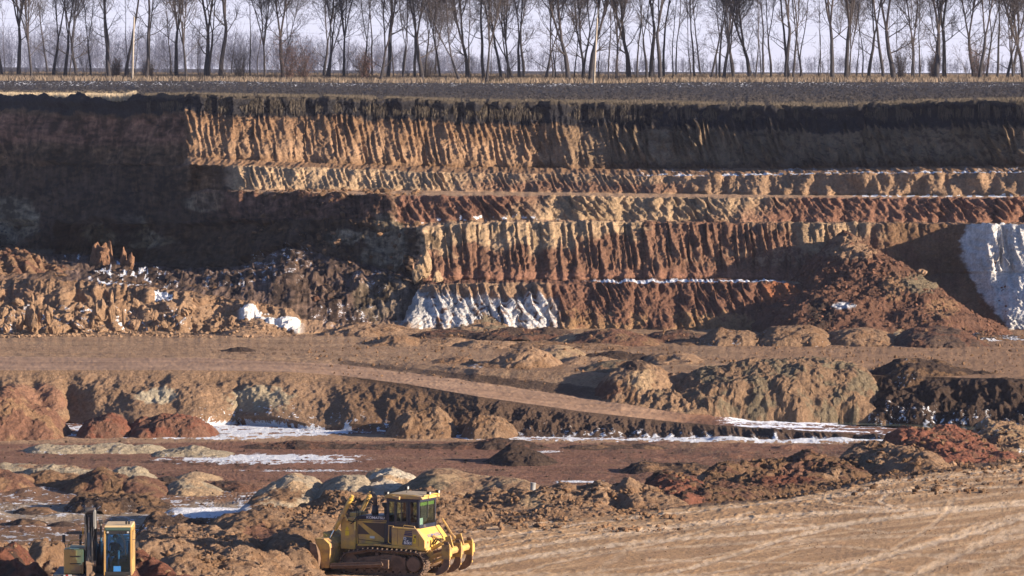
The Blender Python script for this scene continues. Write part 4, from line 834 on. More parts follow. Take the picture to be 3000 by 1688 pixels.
ROW = [ # photo x, kind, note
(8,'mid',''),(55,'big','with a crooked trunk'),(92,'mid','upright'),(157,'big','with a wide fork'),(192,'big','tall straight'),(205,'thin',''),(266,'mid','straight'),(322,'big','dividing into two high stems'),(366,'mid','leaning right just left of the left pole'),
(376,'thin','right behind the left pole'),(428,'big','thick'),(438,'mid','close beside its thick twin'),(515,'big','with a round spreading crown'),(545,'mid','straight'),(604,'big','thick-trunked'),(612,'mid','pressed against the thick trunk'),(645,'big','with heavy upright limbs'),
(735,'thin','slim'),(775,'mid','with a slanting stem'),(828,'big','rising out of the reddish bush'),(952,'twisted','leaning over to the right of the bush'),(965,'mid',''),(1008,'mid','straight'),(1066,'mid','standing behind the pink bush'),(1112,'twisted','crooked'),(1135,'big','upright'),(1155,'thin',''),(1180,'thin','needle-straight'),
(1217,'single','pale peeling'),(1236,'big','with a forked base'),(1245,'mid','in the forked pair'),(1290,'mid','with a bent top'),(1348,'twisted','slanting up to the left'),(1370,'big','thick dark'),(1418,'big','double-stemmed'),(1426,'mid','hugging the double stem'),(1468,'mid',''),
(1490,'mid','slim and straight'),(1505,'twisted','leaning left'),(1520,'big','with many fan-like limbs'),(1595,'twisted','slanting to the right beside the open sky'),(1620,'thin',''),(1628,'thin','twin sapling'),(1665,'big','thickest-stemmed'),(1683,'thin',''),(1705,'mid','curving right'),(1730,'big','left of the right pole'),
(1752,'thin','just right of the right pole'),(1786,'thin','arched'),(1805,'mid',''),(1843,'big','broad-crowned'),(1870,'thin',''),(1895,'mid','leaning left'),(1906,'big','straight'),(1935,'big','double-trunked'),(1944,'mid','behind the double trunk'),(1972,'thin','curved'),
(2025,'thin',''),(2035,'mid','straight'),(2083,'mid',''),(2098,'thin',''),(2108,'mid','in a tight cluster'),(2122,'big','tall and branchless low down'),(2152,'twisted','with a kinked top'),(2198,'big','very thick'),(2212,'thin','shaded by the very thick trunk'),(2230,'thin',''),(2260,'mid','low and bushy'),
(2302,'big','in a group of three'),(2312,'mid','middle stem of the group of three'),(2322,'mid','leaning right over the gap of sky'),(2345,'thin',''),(2397,'thin','short and lonely in the bright gap'),(2440,'big','dark and many-branched'),(2478,'big','with a sharp V fork'),(2510,'thin',''),(2527,'thin',''),(2546,'big','stout'),
(2590,'mid','with twisting limbs'),(2618,'big','slightly bent'),(2634,'thin',''),(2678,'thin',''),(2692,'thin','with leaf scraps'),(2735,'mid',''),(2745,'big','huge multi-stemmed'),(2768,'big','straight beside the multi-stemmed one'),(2853,'big','fan-crowned'),(2872,'big','with a burr at the fork'),
(2890,'mid','slim'),(2922,'mid','with contorted branches'),(2945,'twisted','leaning steeply to the right'),(2968,'mid',''),(3000,'big','cut by the right edge')]
ORD = lambda n: f"{n}{'th' if 10 < n % 100 < 20 else {1: 'st', 2: 'nd', 3: 'rd'}.get(n % 10, 'th')}"
kd = {'big': 'large', 'mid': 'middling', 'thin': 'slender', 'twisted': 'leaning', 'single': 'tall'}
random.seed(21)
for i, (px, kind, note) in enumerate(ROW):
    Y = 745 + 18 * math.sin(i * 2.3) + random.uniform(-8, 8)
    lb = f"{kd[kind]} bare tree{' ' + note if note else ''}, {ORD(i + 1)} from the left"
    rz = None; k = None
    if kind == 'single': kind = 'mid'; k = 2
    if kind == 'twisted': k = 0 if 'left' in note else 1 if i % 2 else 2; rz = 0.0 if ('right' in note or k == 0) else None
    put_tree(kind, px, Y, lb, k, rz, random.uniform(1.08, 1.32))
for i in range(34):
    px = (i + .5) * 3000 / 34 + random.uniform(-30, 30); put_tree(random.choice(('mid', 'thin', 'mid', 'big')), px, 800 + random.uniform(-14, 30), f"bare tree of the rear rank behind the main row, {ORD(i + 1)} from the left", sc=random.uniform(.85, 1.05))
# off-frame neighbours so the row does not stop at the picture's edge
for i, px in enumerate((-60, -130, -210, -300, -380, 3060, 3120, 3200, 3290, 3370)):
    put_tree(random.choice(('big', 'mid')), px, 745 + random.uniform(-10, 10), f"bare tree of the row beyond the picture, {ORD(i + 1)} of those outside the edges")
for kk in protos:
    for i_, r_ in enumerate(protos[kk]):
        if (kk, i_) not in used:
            for ch in list(r_.children): bpy.data.objects.remove(ch)
            bpy.data.objects.remove(r_)
# undergrowth
SAP = []
for i in range(4):
    rg = np.random.default_rng(900 + i); root = empty('sapling', (0, -400, 0)); p0 = []; p1 = []; rr = []
    for s_ in range(int(rg.integers(2, 5))):
        az = rg.uniform(0, 6.3); d = np.array([math.cos(az) * .25, math.sin(az) * .25, 1]); p = np.array([rg.normal(0, .15), rg.normal(0, .15), 0]); Ln = rg.uniform(3, 6); r0 = .03
        for j in range(7):
            d += rg.normal(0, .12, 3); d /= np.linalg.norm(d); q = p + d * Ln / 7; p0.append(p); p1.append(q); rr.append((r0, r0 * .85)); r0 *= .85
            for b in range(3):
                dd = d + rg.normal(0, .5, 3); dd[2] = abs(dd[2]); l = rg.uniform(.4, 1.3); q2 = p + dd * l; p0.append(p); p1.append(q2); rr.append((.011, .007))
                for c in range(3): q3 = q2 + (dd + rg.normal(0, .5, 3)) * l * .5; p0.append(q2); p1.append(q3); rr.append((.008, .006))
            p = q
    rr = np.array(rr); V, Fc = stubs(p0, p1, rr[:, 0], rr[:, 1]); np_mesh('stem', V, Fc, TWIG, smooth=False, parent=root); SAP.append(root)
for i in range(44):
    px = (i + .5) * 3000 / 44 + random.uniform(-22, 22); r = SAP[i % 4] if i < 4 else copy_tree(SAP[i % 4]); Y = 745 + random.uniform(-25, 45)
    z = float(np.interp(Y, [430, 690, 900], [CZ - 2.7, CZ - 1.8, CZ - .95])); r.location = ((px - 1500) / F * Y, Y, z); r.rotation_euler = (0, 0, random.uniform(0, 6)); sc = random.uniform(.6, 1.25); r.scale = (sc, sc, sc)
    tag(r, f"thin leafless sapling in the undergrowth, {ORD(i + 1)} one counted from the left", 'sapling', 'saplings between the big trunks')
def bush(px, py0, py1, wpx, Y, label, leaf, seed, col_mat=None, leafn=2600):
    rg = np.random.default_rng(seed); root = empty('bush', (0, 0, 0)); s = Y / F; H = (py0 - py1) * s; W = wpx * s; p0 = []; p1 = []; rr = []; lp = []
    for k in range(46):
        az = rg.uniform(0, 6.28); el = rg.uniform(.25, 1.0); p = np.array([rg.normal(0, .25), rg.normal(0, .25), 0.]); d = np.array([math.cos(az) * (1 - el) * 1.5 * W / H, math.sin(az) * (1 - el), 1.]); d /= np.linalg.norm(d); Ln = H * rg.uniform(.55, 1.05); r0 = .03
        for j in range(8):
            d += rg.normal(0, .10, 3); d /= np.linalg.norm(d); q = p + d * Ln / 8; p0.append(p); p1.append(q); rr.append((r0, r0 * .8)); r0 = max(.008, r0 * .8)
            for b in range(4):
                dd = d + rg.normal(0, .55, 3); l = rg.uniform(.2, .7); q2 = q + dd * l; p0.append(q); p1.append(q2); rr.append((.009, .006)); 
                if leaf: lp.append(q + dd * l * rg.uniform(.3, 1.1))
            p = q
    rr = np.array(rr); V, Fc = stubs(p0, p1, rr[:, 0], rr[:, 1]); np_mesh('twigs', V, Fc, TWIG, smooth=False, parent=root)
    if leaf:
        lp = np.array(lp)[rg.integers(0, len(lp), int(leafn * leaf))] + rg.normal(0, .10, (int(leafn * leaf), 3)); m_ = len(lp); u = rg.normal(0, 1, (m_, 3)); u /= np.linalg.norm(u, axis=1, keepdims=True); v_ = np.cross(u, rg.normal(0, 1, (m_, 3))); v_ /= np.linalg.norm(v_, axis=1, keepdims=True)
        sz = rg.uniform(.03, .07, (m_, 1)); Vl = np.stack([lp - u * sz, lp + v_ * sz * .7, lp + u * sz, lp - v_ * sz * .7], 1).reshape(-1, 3); np_mesh('foliage', Vl, np.arange(m_ * 4).reshape(-1, 4), REDLEAF, smooth=False, parent=root)
    x = (px - 1500) * s; root.location = (x, Y, CZ - (py0 - HY) * s - .1); tag(root, label, 'bush', 'bushes under the tree row'); return root
bush(845, 236, 92, 70, 728, 'large reddish bush with withered leaves around a tree trunk', 1.8, 31)
bush(890, 236, 130, 50, 732, 'lower right companion of the large reddish bush', 1.3, 36)
bush(1070, 234, 148, 45, 732, 'rounded pinkish bush between two leaning trees', 2.0, 32)
bush(700, 236, 110, 50, 735, 'leafless greyish bush left of the large reddish bush', 0, 33)
bush(432, 228, 178, 18, 740, 'small rusty bush at the foot of twin trunks right of the left pole', .5, 34)
bush(2868, 230, 128, 42, 738, 'scattered bush with rusty leaves under the fan-crowned tree', 1.1, 35)
bush(2735, 228, 150, 14, 738, 'narrow bush with orange leaf scraps on the multi-stemmed tree', .35, 38)
bush(340, 226, 172, 16, 742, 'little brownish bush beside the left pole', .35, 39)
bush(2640, 232, 130, 30, 738, 'grey twiggy bush right of the slightly bent tree', 0, 40)
bush(1250, 236, 165, 24, 738, 'grey twiggy bush right of the forked pair', 0, 41)
# far woods, the paling of haze painted into their twigs
def far_wood(name, label, Y, x0, x1, hfun, n, seed):
    rg = np.random.default_rng(seed); p0 = []; p1 = []; rr = []
    for k in range(n):
        px = rg.uniform(x0, x1); yy = Y * rg.uniform(.94, 1.08); h = hfun(px) * rg.uniform(.55, 1.1); x = (px - 1500) / F * yy; z0 = CZ - 1.5
        p = np.array([x, yy, z0]); q = p + np.array([rg.normal(0, .4), 0, h]); p0.append(p); p1.append(q); rr.append((.05, .02))
        for b in range(30):
            t = rg.uniform(.15, 1); c = p + (q - p) * t; d = np.array([rg.normal(0, 1), rg.normal(0, .6), rg.uniform(.6, 1.6)]); d /= np.linalg.norm(d); l = h * rg.uniform(.12, .3); p0.append(c); p1.append(c + d * l); rr.append((.028, .016))
            c2 = c + d * l * rg.uniform(.3, 1); d2 = d + rg.normal(0, .6, 3); p0.append(c2); p1.append(c2 + d2 * l * .5); rr.append((.02, .012))
    rr = np.array(rr); V, Fc = stubs(p0, p1, rr[:, 0], rr[:, 1]); o = np_mesh(name, V, Fc, FARTW, smooth=False); return tag(o, label, 'wood', kind='stuff')
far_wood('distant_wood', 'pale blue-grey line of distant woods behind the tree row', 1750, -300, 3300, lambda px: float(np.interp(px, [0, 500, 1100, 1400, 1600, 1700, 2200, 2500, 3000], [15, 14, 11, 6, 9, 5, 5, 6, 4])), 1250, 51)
far_wood('distant_wood', 'nearer haze-tinted thicket behind the left half of the tree row', 1150, -300, 1500, lambda px: float(np.interp(px, [0, 700, 1200, 1500], [11, 9, 6, 4])), 420, 52)
# ------------------------------------------------------------------ poles and wires
POLE = mat('weathered_concrete', (.36, .31, .26), .9, noise=.2, nscale=4); WOODP = mat('peeled_wood', (.30, .21, .14), .9, noise=.25, nscale=3); STEEL = mat('galvanised_steel', (.30, .31, .32), .5, .7)
def pole(px, pyb, pyt, tipx, Y, label, box):
    s = Y / F; b = P(px, pyb, Y); r = empty('utility_pole', b, 0, label, 'pole', 'poles at the field edge')
    m = MB(); h = (pyb - pyt) * s; tx = (tipx - px) * s; m.tube([(0, 0, -.6), (tx * .5, 0, h * .5), (tx, 0, h)], [.17, .14, .11], 8); m.build('pole', POLE, r, smooth=True)
    m = MB(); m.tube([(tx, 0, h), (tx + .12, 0, h + box)], [.035, .03], 6); m.box((tx, 0, h - .1), (.26, .1, .08)); m.tube([(tx - .1, 0, h - .05), (tx - .1, 0, h + .16)], [.04, .03], 6); m.build('insulator_bracket', STEEL, r)
    return r
pole(387, 241, 50, 393, 702, 'thin pale concrete utility pole at the left of the field edge', .25)
pole(1739, 247, 53, 1750, 690, 'pale utility pole with a metal rod on its tip right of centre', 1.2)
CABLE = mat('cable', (.06, .06, .07), .6)
for i, (ya, yb, Y) in enumerate(((38, 44, 1000), (64, 70, 1010), (92, 98, 990))):
    a = P(-500, ya, Y); b = P(3500, yb, Y); m = MB(); m.tube([a + (b - a) * t / 24 + Vector((0, 0, -1.2 * math.sin(math.pi * ((t % 8) / 8)))) for t in range(25)], .013, 4)
    o = m.build('power_line', CABLE, smooth=True); tag(o, f"faint overhead wire behind the bare trees, {('highest', 'middle', 'lowest')[i]} of the three", 'wire', 'overhead wires behind the trees')
# ------------------------------------------------------------------ dry grass
GR1 = mat('dry_grass', (.19, .145, .105), .9, noise=.3, nscale=.4); GR2 = mat('pale_reed', (.46, .37, .25), .9, noise=.2, nscale=.5); GR3 = mat('dull_weeds', (.11, .088, .064), .9, noise=.3, nscale=.5)
def blades(name, label, pts, hgt, m, seed, wid=.03, spread=.35, cat='grass'):
    rg = np.random.default_rng(seed); n = len(pts); az = rg.uniform(0, 6.28, n); h = hgt * rg.uniform(.45, 1.15, n) if not hasattr(hgt, '__len__') else np.asarray(hgt); tip = pts + np.stack([rg.normal(0, spread, n) * h, rg.normal(0, spread, n) * h, h], 1)
    wv = np.stack([np.cos(az), np.sin(az), az * 0], 1) * wid; mid = pts * .5 + tip * .5 + np.stack([0 * h, 0 * h, h * .12], 1)
    V = np.stack([pts - wv, pts + wv, mid + wv * .7, mid - wv * .7, tip + wv * .15, tip - wv * .15], 1).reshape(-1, 3); b = (np.arange(n) * 6)[:, None]
    o = np_mesh(name, V, np.concatenate([b + np.array([[0, 1, 2, 3]]), b + np.array([[3, 2, 4, 5]])]), m, smooth=False); return tag(o, label, cat, kind='stuff')
rg = np.random.default_rng(77)
def strip(n, px0, px1, Y0, Y1, dz=0):
    px = rg.uniform(px0, px1, n); Y = rg.uniform(Y0, Y1, n); x = (px - 1500) / F * Y; z = ground(x, Y); return np.stack([x, Y, z + dz], 1)
p_ = strip(95000, -250, 3250, 695, 850); p_[:, 2] += 0; p_ = p_[fbm(p_[:, 0] * .12, p_[:, 1] * .05, 3, 66) > -.35]
blades('dry_grass', 'strip of dry straw-coloured grass at the foot of the tree row', p_, .70, GR1, 61, .05)
rimY = lambda px: ip(px, L['rim'], 2)
px = rg.uniform(-200, 400, 20000); Y = rimY(px) + rg.uniform(.2, 7, 20000); x = (px - 1500) / F * Y
blades('reed_strip', 'tall pale straw grass along the quarry edge at the upper left', np.stack([x, Y, ground(x, Y)], 1), .62, GR2, 62, .03, .12)
px = rg.uniform(400, 3200, 60000); px = px[fbm(px / 40, px * 0, 3, 67) > -.45]; Y = rimY(px) + np.abs(rg.normal(0, 9, len(px))) + .1; x = (px - 1500) / F * Y
blades('weed_fringe', 'dull dry weeds growing on the field along the quarry rim', np.stack([x, Y, ground(x, Y)], 1), .34, GR3, 63, .022)
px = rg.uniform(430, 3200, 15000); px = px[fbm(px / 30, px * 0, 3, 68) > -.2]; d = rg.uniform(0, 1.0, len(px)) ** 1.5; Y = rimY(px) - .7 * d; x = (px - 1500) / F * Y; zt = CZ - (ip(px, L['rim'], 1) - HY) * rimY(px) / F
pt = np.stack([x, Y - .15, zt - 1.1 * d], 1)
blades('hanging_roots', 'dead grass and roots hanging over the dark topsoil edge', pt, -rg.uniform(.25, .8, len(px)), GR3, 64, .018, .12)
# a band of weeds on the little ledge at the far left
px = rg.uniform(-150, 150, 5000); Y = ip(px, L['b4'], 2) - rg.uniform(0, 14, 5000); x = (px - 1500) / F * Y
blades('ledge_weeds', 'dry weeds fringing the low ledge at the far left', np.stack([x, Y, ground(x, Y)], 1), .55, GR3, 65, .025)
print('plants', round(time.time() - T0, 1))
# ------------------------------------------------------------------ rocks
def rock_mesh(seed, sx, sy, sz, sub=2, rough=.25, spike=0):
    rg = np.random.default_rng(seed); bm = bmesh.new(); bmesh.ops.create_icosphere(bm, subdivisions=sub, radius=1)
    pl_ = rg.normal(0, 1, (9, 3)); pl_ /= np.linalg.norm(pl_, axis=1, keepdims=True); of = rg.uniform(.55, .9, 9)
    for v in bm.verts:
        p = np.array(v.co)
        for k in range(9):
            dd = p @ pl_[k] - of[k]
            if dd > 0: p = p - pl_[k] * dd
        if spike: 
            t = max(0, (p[2] + .3) / 1.3); p[0] *= (1 - spike * t); p[1] *= (1 - spike * t)
        p = p * (1 + rough * float(pn(p[0] * 2 + seed, p[1] * 2 + p[2] * 1.7, 5)))
        v.co = (p[0] * sx, p[1] * sy, p[2] * sz)
    V = np.array([v.co[:] for v in bm.verts]); Fc = np.array([[v.index for v in f.verts] for f in bm.faces]); bm.free(); return V, Fc
def rock(px, pyb, pyt, wpx, Y, col, label, seed, name='boulder', cat='boulder', group='boulders of the broken bank', spike=0, sub=3, tilt=0, col2=None):
    s = Y / F; h = (pyb - pyt) * s; V, Fc = rock_mesh(seed, wpx * s / 2 * 1.1, wpx * s / 2 * .9, h * .62, sub, .3, spike)
    x = (px - 1500) * s; z = CZ - (pyb - HY) * s; c = np.empty((len(V), 3)); c[:] = col; c *= (1 + .2 * fbm(V[:, 0] * 2, V[:, 2] * 2, 3, seed))[:, None]
    if col2 is not None: c += (np.asarray(col2) - c) * sm(.2, .6, V[:, 2] / (h * .62))[:, None]
    o = np_mesh(name, V, Fc, SOIL, np.clip(c, .01, .9), smooth=False); o.location = (x, Y, z + h * .42); o.rotation_euler = (0, R(tilt), seed * 1.3); tag(o, label, cat, group); return o
K = TAN * .95
ROCKS = [(57, 958, 919, 24, 'oval ochre boulder near the left edge of the bank foot'), (95, 965, 895, 44, 'big squarish block with a dark shaded side on the left of the bank'), (116, 955, 905, 12, 'narrow slab leaning on the big squarish block'), (143, 940, 896, 26, 'pale split block right of the big squarish one'),
 (156, 975, 940, 24, 'pentagonal pale boulder at the bank foot'), (187, 973, 955, 8, 'small pointed stone at the bank foot'), (222, 972, 962, 12, 'small flat stone on the bank foot'), (296, 935, 880, 36, 'tall jagged block in the middle of the left bank'), (327, 935, 885, 18, 'upright narrow slab right of the tall jagged block'),
 (341, 918, 895, 16, 'leaning slab between two upright slabs'), (362, 945, 892, 10, 'thin upright stone blade right of the slabs'), (396, 962, 932, 28, 'square ochre boulder right of the thin blade'), (395, 898, 874, 22, 'wedge-shaped block high on the bank'), (268, 955, 928, 16, 'crooked stone low on the bank'), (290, 950, 934, 14, 'orange stone beside the crooked one'),
 (232, 900, 884, 22, 'cluster of pale stones on the upper bank'), (262, 897, 884, 14, 'rounded stone right of the pale cluster'), (560, 905, 888, 22, 'ochre block by the upper end of the white strip'), (540, 920, 898, 26, 'rounded ochre block below the upper bank ledge'), (450, 930, 905, 20, 'brown block under the snowy patch'), (10, 925, 895, 26, 'rough brown block cut by the left edge'),
 (50, 890, 872, 30, 'lumpy brown crag above the oval boulder'), (94, 885, 856, 14, 'spiky ochre stone on top of the big block'), (635, 935, 912, 22, 'block just below the white chalk strip start'), (680, 948, 925, 14, 'pointed brown stone left of the chalk strip'), (327, 905, 848, 14, 'tall thin brown spike high on the bank'), (480, 955, 938, 18, 'brown stone at the foot under the snow patch'), (20, 968, 945, 22, 'low brown boulder in the left corner of the bank')]
for i, (a, b, c_, d_, lb) in enumerate(ROCKS): rock(a, b + 4, c_ + 2, d_ * 1.25, 360.5 + (b < 930) * 2.5 + (b < 905) * 2, K * (.85 + .3 * hash1(i, 4)), lb, 20 + i, tilt=8 * math.sin(i * 1.7), spike=.35 if 'spik' in lb or 'point' in lb or 'blade' in lb else 0)
SP = [(283, 778, 700, 34, 'tallest earth pinnacle with a lit crest above the left bank'), (303, 775, 708, 26, 'second pinnacle leaning on the tallest one'), (322, 755, 704, 10, 'thin detached pinnacle right of the tallest'), (312, 780, 725, 34, 'broad lit pinnacle in front of the pair'), (361, 785, 728, 18, 'sharp pinnacle standing apart to the right'), (381, 786, 740, 20, 'blunt red-brown pinnacle beside the sharp one')]
for i, (a, b, c_, d_, lb) in enumerate(SP): rock(a, b + 8, c_, d_ * 1.6, 402 - i * .5 if a > 140 else 376, np.array((.27, .15, .09)), lb, 60 + i, 'earth_pinnacle', 'earth pinnacle', 'earth pinnacles left standing in the hollow', .45)
rock(1245, 805, 738, 60, 380, SAND * .9, 'tall knobbly tan crag at the corner of the stepped faces', 71, 'crag', 'crag', 'tan crags at the corner', .35)
rock(1225, 834, 775, 46, 378.5, SAND * .85, 'crumbling tan crag below the knobbly one', 72, 'crag', 'crag', 'tan crags at the corner', .3)
rock(1282, 834, 795, 34, 378, SAND * .85, 'small tan crag on the ledge edge right of the others', 73, 'crag', 'crag', 'tan crags at the corner', .3)
for i, (a, b, c_, d_, Y, cc, lb) in enumerate([(870, 735, 678, 30, 398, RED * 1.2, 'narrow red block standing in the shaded hollow'), (952, 745, 678, 78, 396, RED * 1.25, 'wide red block with a flat top in the shaded hollow'), (925, 905, 868, 36, 376, RED, 'dark reddish boulder low in the shaded hollow'), (960, 902, 872, 22, 376, RED, 'smaller reddish boulder beside the dark one'),
    (2700, 808, 788, 34, 372, TAN, 'pale angular block on the right slope of the slide'), (2790, 1370, 1352, 30, 250, TAN, 'lone boulder at the foot of the red ridge')]):
    rock(a, b, c_, d_, Y, cc, lb, 80 + i, group=None)
for i, (a, b, c_, d_, Y) in enumerate([(1437, 1527, 1496, 28, 203), (1580, 1526, 1508, 22, 205), (1605, 1500, 1486, 16, 211), (1465, 1542, 1526, 20, 200), (1430, 1500, 1488, 18, 206), (2450, 1400, 1376, 24, 241), (2440, 1392, 1378, 20, 240), (2962, 1360, 1344, 26, 243), (2840, 1378, 1370, 12, 240), (1952, 1538, 1528, 12, 206), (1672, 1496, 1484, 18, 211), (1640, 1476, 1468, 16, 214)]):
    rock(a, b, c_, d_, Y, TAN * .8, ('brown clod-covered boulder', 'small round boulder', 'little brown stone', 'flattish brown boulder', 'half-buried stone', 'pale upright stone', 'pale stone left of the upright one', 'brown boulder near the right edge', 'small stone before the right ridge', 'lone small stone on the tracked ground', 'brown stone on the ridge foot', 'small stone higher on the ridge')[i] + (' below the brown spoil ridge' if i < 5 else ' by the spoil ridges'), 95 + i, group='stones along the spoil ridge')
# uncountable clods
def clods(name, label, n, region, smin, smax, col, seed, kmin=3):
    rg = np.random.default_rng(seed); pts = region(rg, n); n = len(pts); Vb, Fb = rock_mesh(seed, 1, 1, .8, 1, .3)
    s = (smin + (smax - smin) * rg.random(n) ** 4)[:, None, None]; an = rg.uniform(0, 6.28, n); ca, sa = np.cos(an), np.sin(an)
    st = rg.uniform(.6, 1.4, (n, 1, 3)); W = Vb[None] * st * s; X = W[..., 0] * ca[:, None] - W[..., 1] * sa[:, None]; Yy = W[..., 0] * sa[:, None] + W[..., 1] * ca[:, None]
    V = np.stack([X, Yy, W[..., 2]], -1) + pts[:, None, :] + np.array([0, 0, 1]) * s * .25; Fc = (Fb[None] + (np.arange(n) * len(Vb))[:, None, None]).reshape(-1, 3)
    c = np.repeat((np.array(col) * rg.uniform(.65, 1.25, (n, 1))), len(Vb), 0); o = np_mesh(name, V.reshape(-1, 3), Fc, SOIL, np.clip(c, .01, .9), smooth=False); return tag(o, label, 'clods', kind='stuff')
def poly_region(px0, px1, Y0, Y1, f=None):
    def g(rg, n):
        px = rg.uniform(px0, px1, n); Y = Y0 + (Y1 - Y0) * rg.random(n); x = (px - 1500) / F * Y; k = fbm(x * .25, Y * .25, 3, 88) + .3 * rg.normal(0, 1, n) > 0
        x, Y = x[k], Y[k]; return np.stack([x, Y, surf(x, Y)], 1)
    return g
clods('loose_clods', 'loose brown clods scattered over the spoil ridges behind the bulldozer', 7500, poly_region(600, 2000, 204, 232), .02, .20, BROWN * 1.35, 1)
clods('loose_clods', 'tan clods littering the tracked ground at the lower right', 2200, poly_region(1500, 3100, 183, 222), .01, .04, TAN * .75, 2)
clods('loose_clods', 'dark and red clods on the right-hand rubble ridges', 5000, poly_region(1900, 3100, 222, 275), .03, .22, BROWN, 3)
clods('loose_clods', 'clods strewn over the heaps and bank in the bottom left corner', 6000, poly_region(-100, 950, 165, 205), .015, .14, BROWN * 1.3, 4)
clods('loose_clods', 'brown rubble scattered over the red earth slide', 2600, poly_region(2250, 2950, 355, 376), .03, .20, RED * 1.5, 5)
clods('loose_clods', 'ochre rubble at the foot of the broken left bank', 3600, poly_region(-100, 880, 357, 368), .03, .20, TAN, 6)
clods('loose_clods', 'crumbs lying over the middle pit floor between the heaps', 4000, poly_region(900, 3000, 318, 360), .03, .16, BROWN * 1.1, 7)
clods('loose_clods', 'dark crumbs over the lower red floor', 5000, poly_region(-100, 3000, 240, 300), .02, .13, DARK * 1.5, 8)
clods('loose_clods', 'rubble lying in the shaded snowy hollow', 2500, poly_region(150, 1240, 375, 410), .04, .35, BROWN, 9)
clods('field_clods', 'dark frozen clods of the ploughed field above the quarry', 42000, (lambda rg, n: (lambda px, Y: np.stack([(px - 1500) / F * Y, Y, ground((px - 1500) / F * Y, Y)], 1))(rg.uniform(-250, 3250, n), 430 / (1 - rg.random(n) * .385))), .04, .15, np.array((.055, .050, .052)), 10)
# pipe
CONC = mat('concrete', (.26, .26, .26), .9, noise=.25, nscale=5)
rt = empty('concrete_pipe', P(1560, 1436, 232), 0, 'short grey concrete pipe standing on end among the sandy heaps', 'pipe'); m = MB(); m.tube([(0, 0, -.3), (.03, 0, .30)], .13, 14); m.build('pipe_barrel', CONC, rt, smooth=False); m = MB(); m.tube([(.03, 0, .30), (.035, 0, .36)], .145, 14); m.build('collar', CONC, rt)
# water
WAT = bpy.data.materials.new('pool_water'); WAT.use_nodes = True; b = WAT.node_tree.nodes['Principled BSDF']; b.inputs['Base Color'].default_value = (.10, .12, .10, 1); b.inputs['Roughness'].default_value = .08; b.inputs['Specular IOR Level'].default_value = .6
wp = [P(x_, y_, 22.96 * F / (y_ - HY)) for x_, y_ in ((2380, 1236), (2520, 1237), (2700, 1240), (2900, 1250), (3200, 1262), (3150, 1268), (2900, 1262), (2780, 1256), (2600, 1248), (2450, 1243))]
m = MB(); m.add([tuple(v) for v in wp], [tuple(range(len(wp)))]); o = m.build('water', WAT); tag(o, 'narrow still pool at the foot of the dark ridge on the right', 'water', kind='structure')
print('rocks', round(time.time() - T0, 1))
#==SECTION4==
# ------------------------------------------------------------------ machines
YEL = mat('yellow_paint', (.62, .385, .075), .5, dirt=(.34, .225, .13), dirt_amt=.72, dscale=1.6, noise=.08, nscale=2, spec=.5)
YEL2 = mat('amber_paint', (.46, .27, .08), .5, dirt=(.28, .18, .11), dirt_amt=.4, dscale=1.8, noise=.08)
MUDY = mat('muddy_yellow', (.58, .36, .09), .7, dirt=(.26, .155, .085), dirt_amt=.75, dscale=2.4)
NAVY = mat('navy_paint', (.012, .016, .035), .4, dirt=(.12, .09, .07), dirt_amt=.15)
BLACK = mat('black_rubber', (.015, .015, .016), .6, dirt=(.10, .07, .05), dirt_amt=.2)
MUD = mat('muddy_steel', (.105, .066, .045), .85, dirt=(.20, .12, .075), dirt_amt=.9, dscale=3, bump=.5, bscale=9)
TRK = mat('crawler_steel', (.085, .062, .05), .65, metal=.2, dirt=(.17, .105, .07), dirt_amt=.7, dscale=5)
SHINY = mat('worn_steel', (.42, .36, .30), .35, metal=.8, dirt=(.2, .13, .09), dirt_amt=.6)
CHROME = mat('chrome_rod', (.5, .5, .5), .15, metal=1)
WHITE = mat('white_lettering', (.75, .75, .76), .6); DBLUE = mat('blue_lettering', (.10, .12, .28), .6); SLATE = mat('slate_panel', (.06, .075, .10), .6)
GRILL = mat('vent_mesh', (.09, .062, .045), .8, noise=.3, nscale=60); BROWNIN = mat('cab_lining', (.05, .04, .04), .8); DUSTY = mat('dusty_roof', (.34, .27, .18), .9, noise=.15); PALE = mat('pale_paper', (.62, .70, .66), .8)
LENS = mat('lamp_glass', (.40, .40, .38), .2); REDL = mat('red_lens', (.35, .03, .02), .3); WARN = mat('warning_yellow', (.75, .55, .03), .6); GREYP = mat('grey_paint', (.20, .195, .18), .6, dirt=(.14, .10, .07), dirt_amt=.5); HOSE = BLACK
CHAR = mat('charcoal_paint', (.035, .035, .038), .55, dirt=(.14, .10, .075), dirt_amt=.4, dscale=3)
def glass(name, tint, refl=.12):
    m = bpy.data.materials.new(name); m.use_nodes = True; t = m.node_tree; t.nodes.clear(); o = t.nodes.new('ShaderNodeOutputMaterial'); tr = t.nodes.new('ShaderNodeBsdfTransparent'); tr.inputs[0].default_value = (*tint, 1)
    g = t.nodes.new('ShaderNodeBsdfGlossy'); g.inputs['Roughness'].default_value = .03; g.inputs['Color'].default_value = (*[min(1, c_ * 1.1) for c_ in tint], 1); mx = t.nodes.new('ShaderNodeMixShader'); mx.inputs[0].default_value = refl
    t.links.new(tr.outputs[0], mx.inputs[1]); t.links.new(g.outputs[0], mx.inputs[2]); t.links.new(mx.outputs[0], o.inputs['Surface']); return m
GLASS = glass('cab_glass', (.72, .80, .76), .10); GLASSB = glass('tinted_cab_glass', (.55, .80, 1.0), .07)
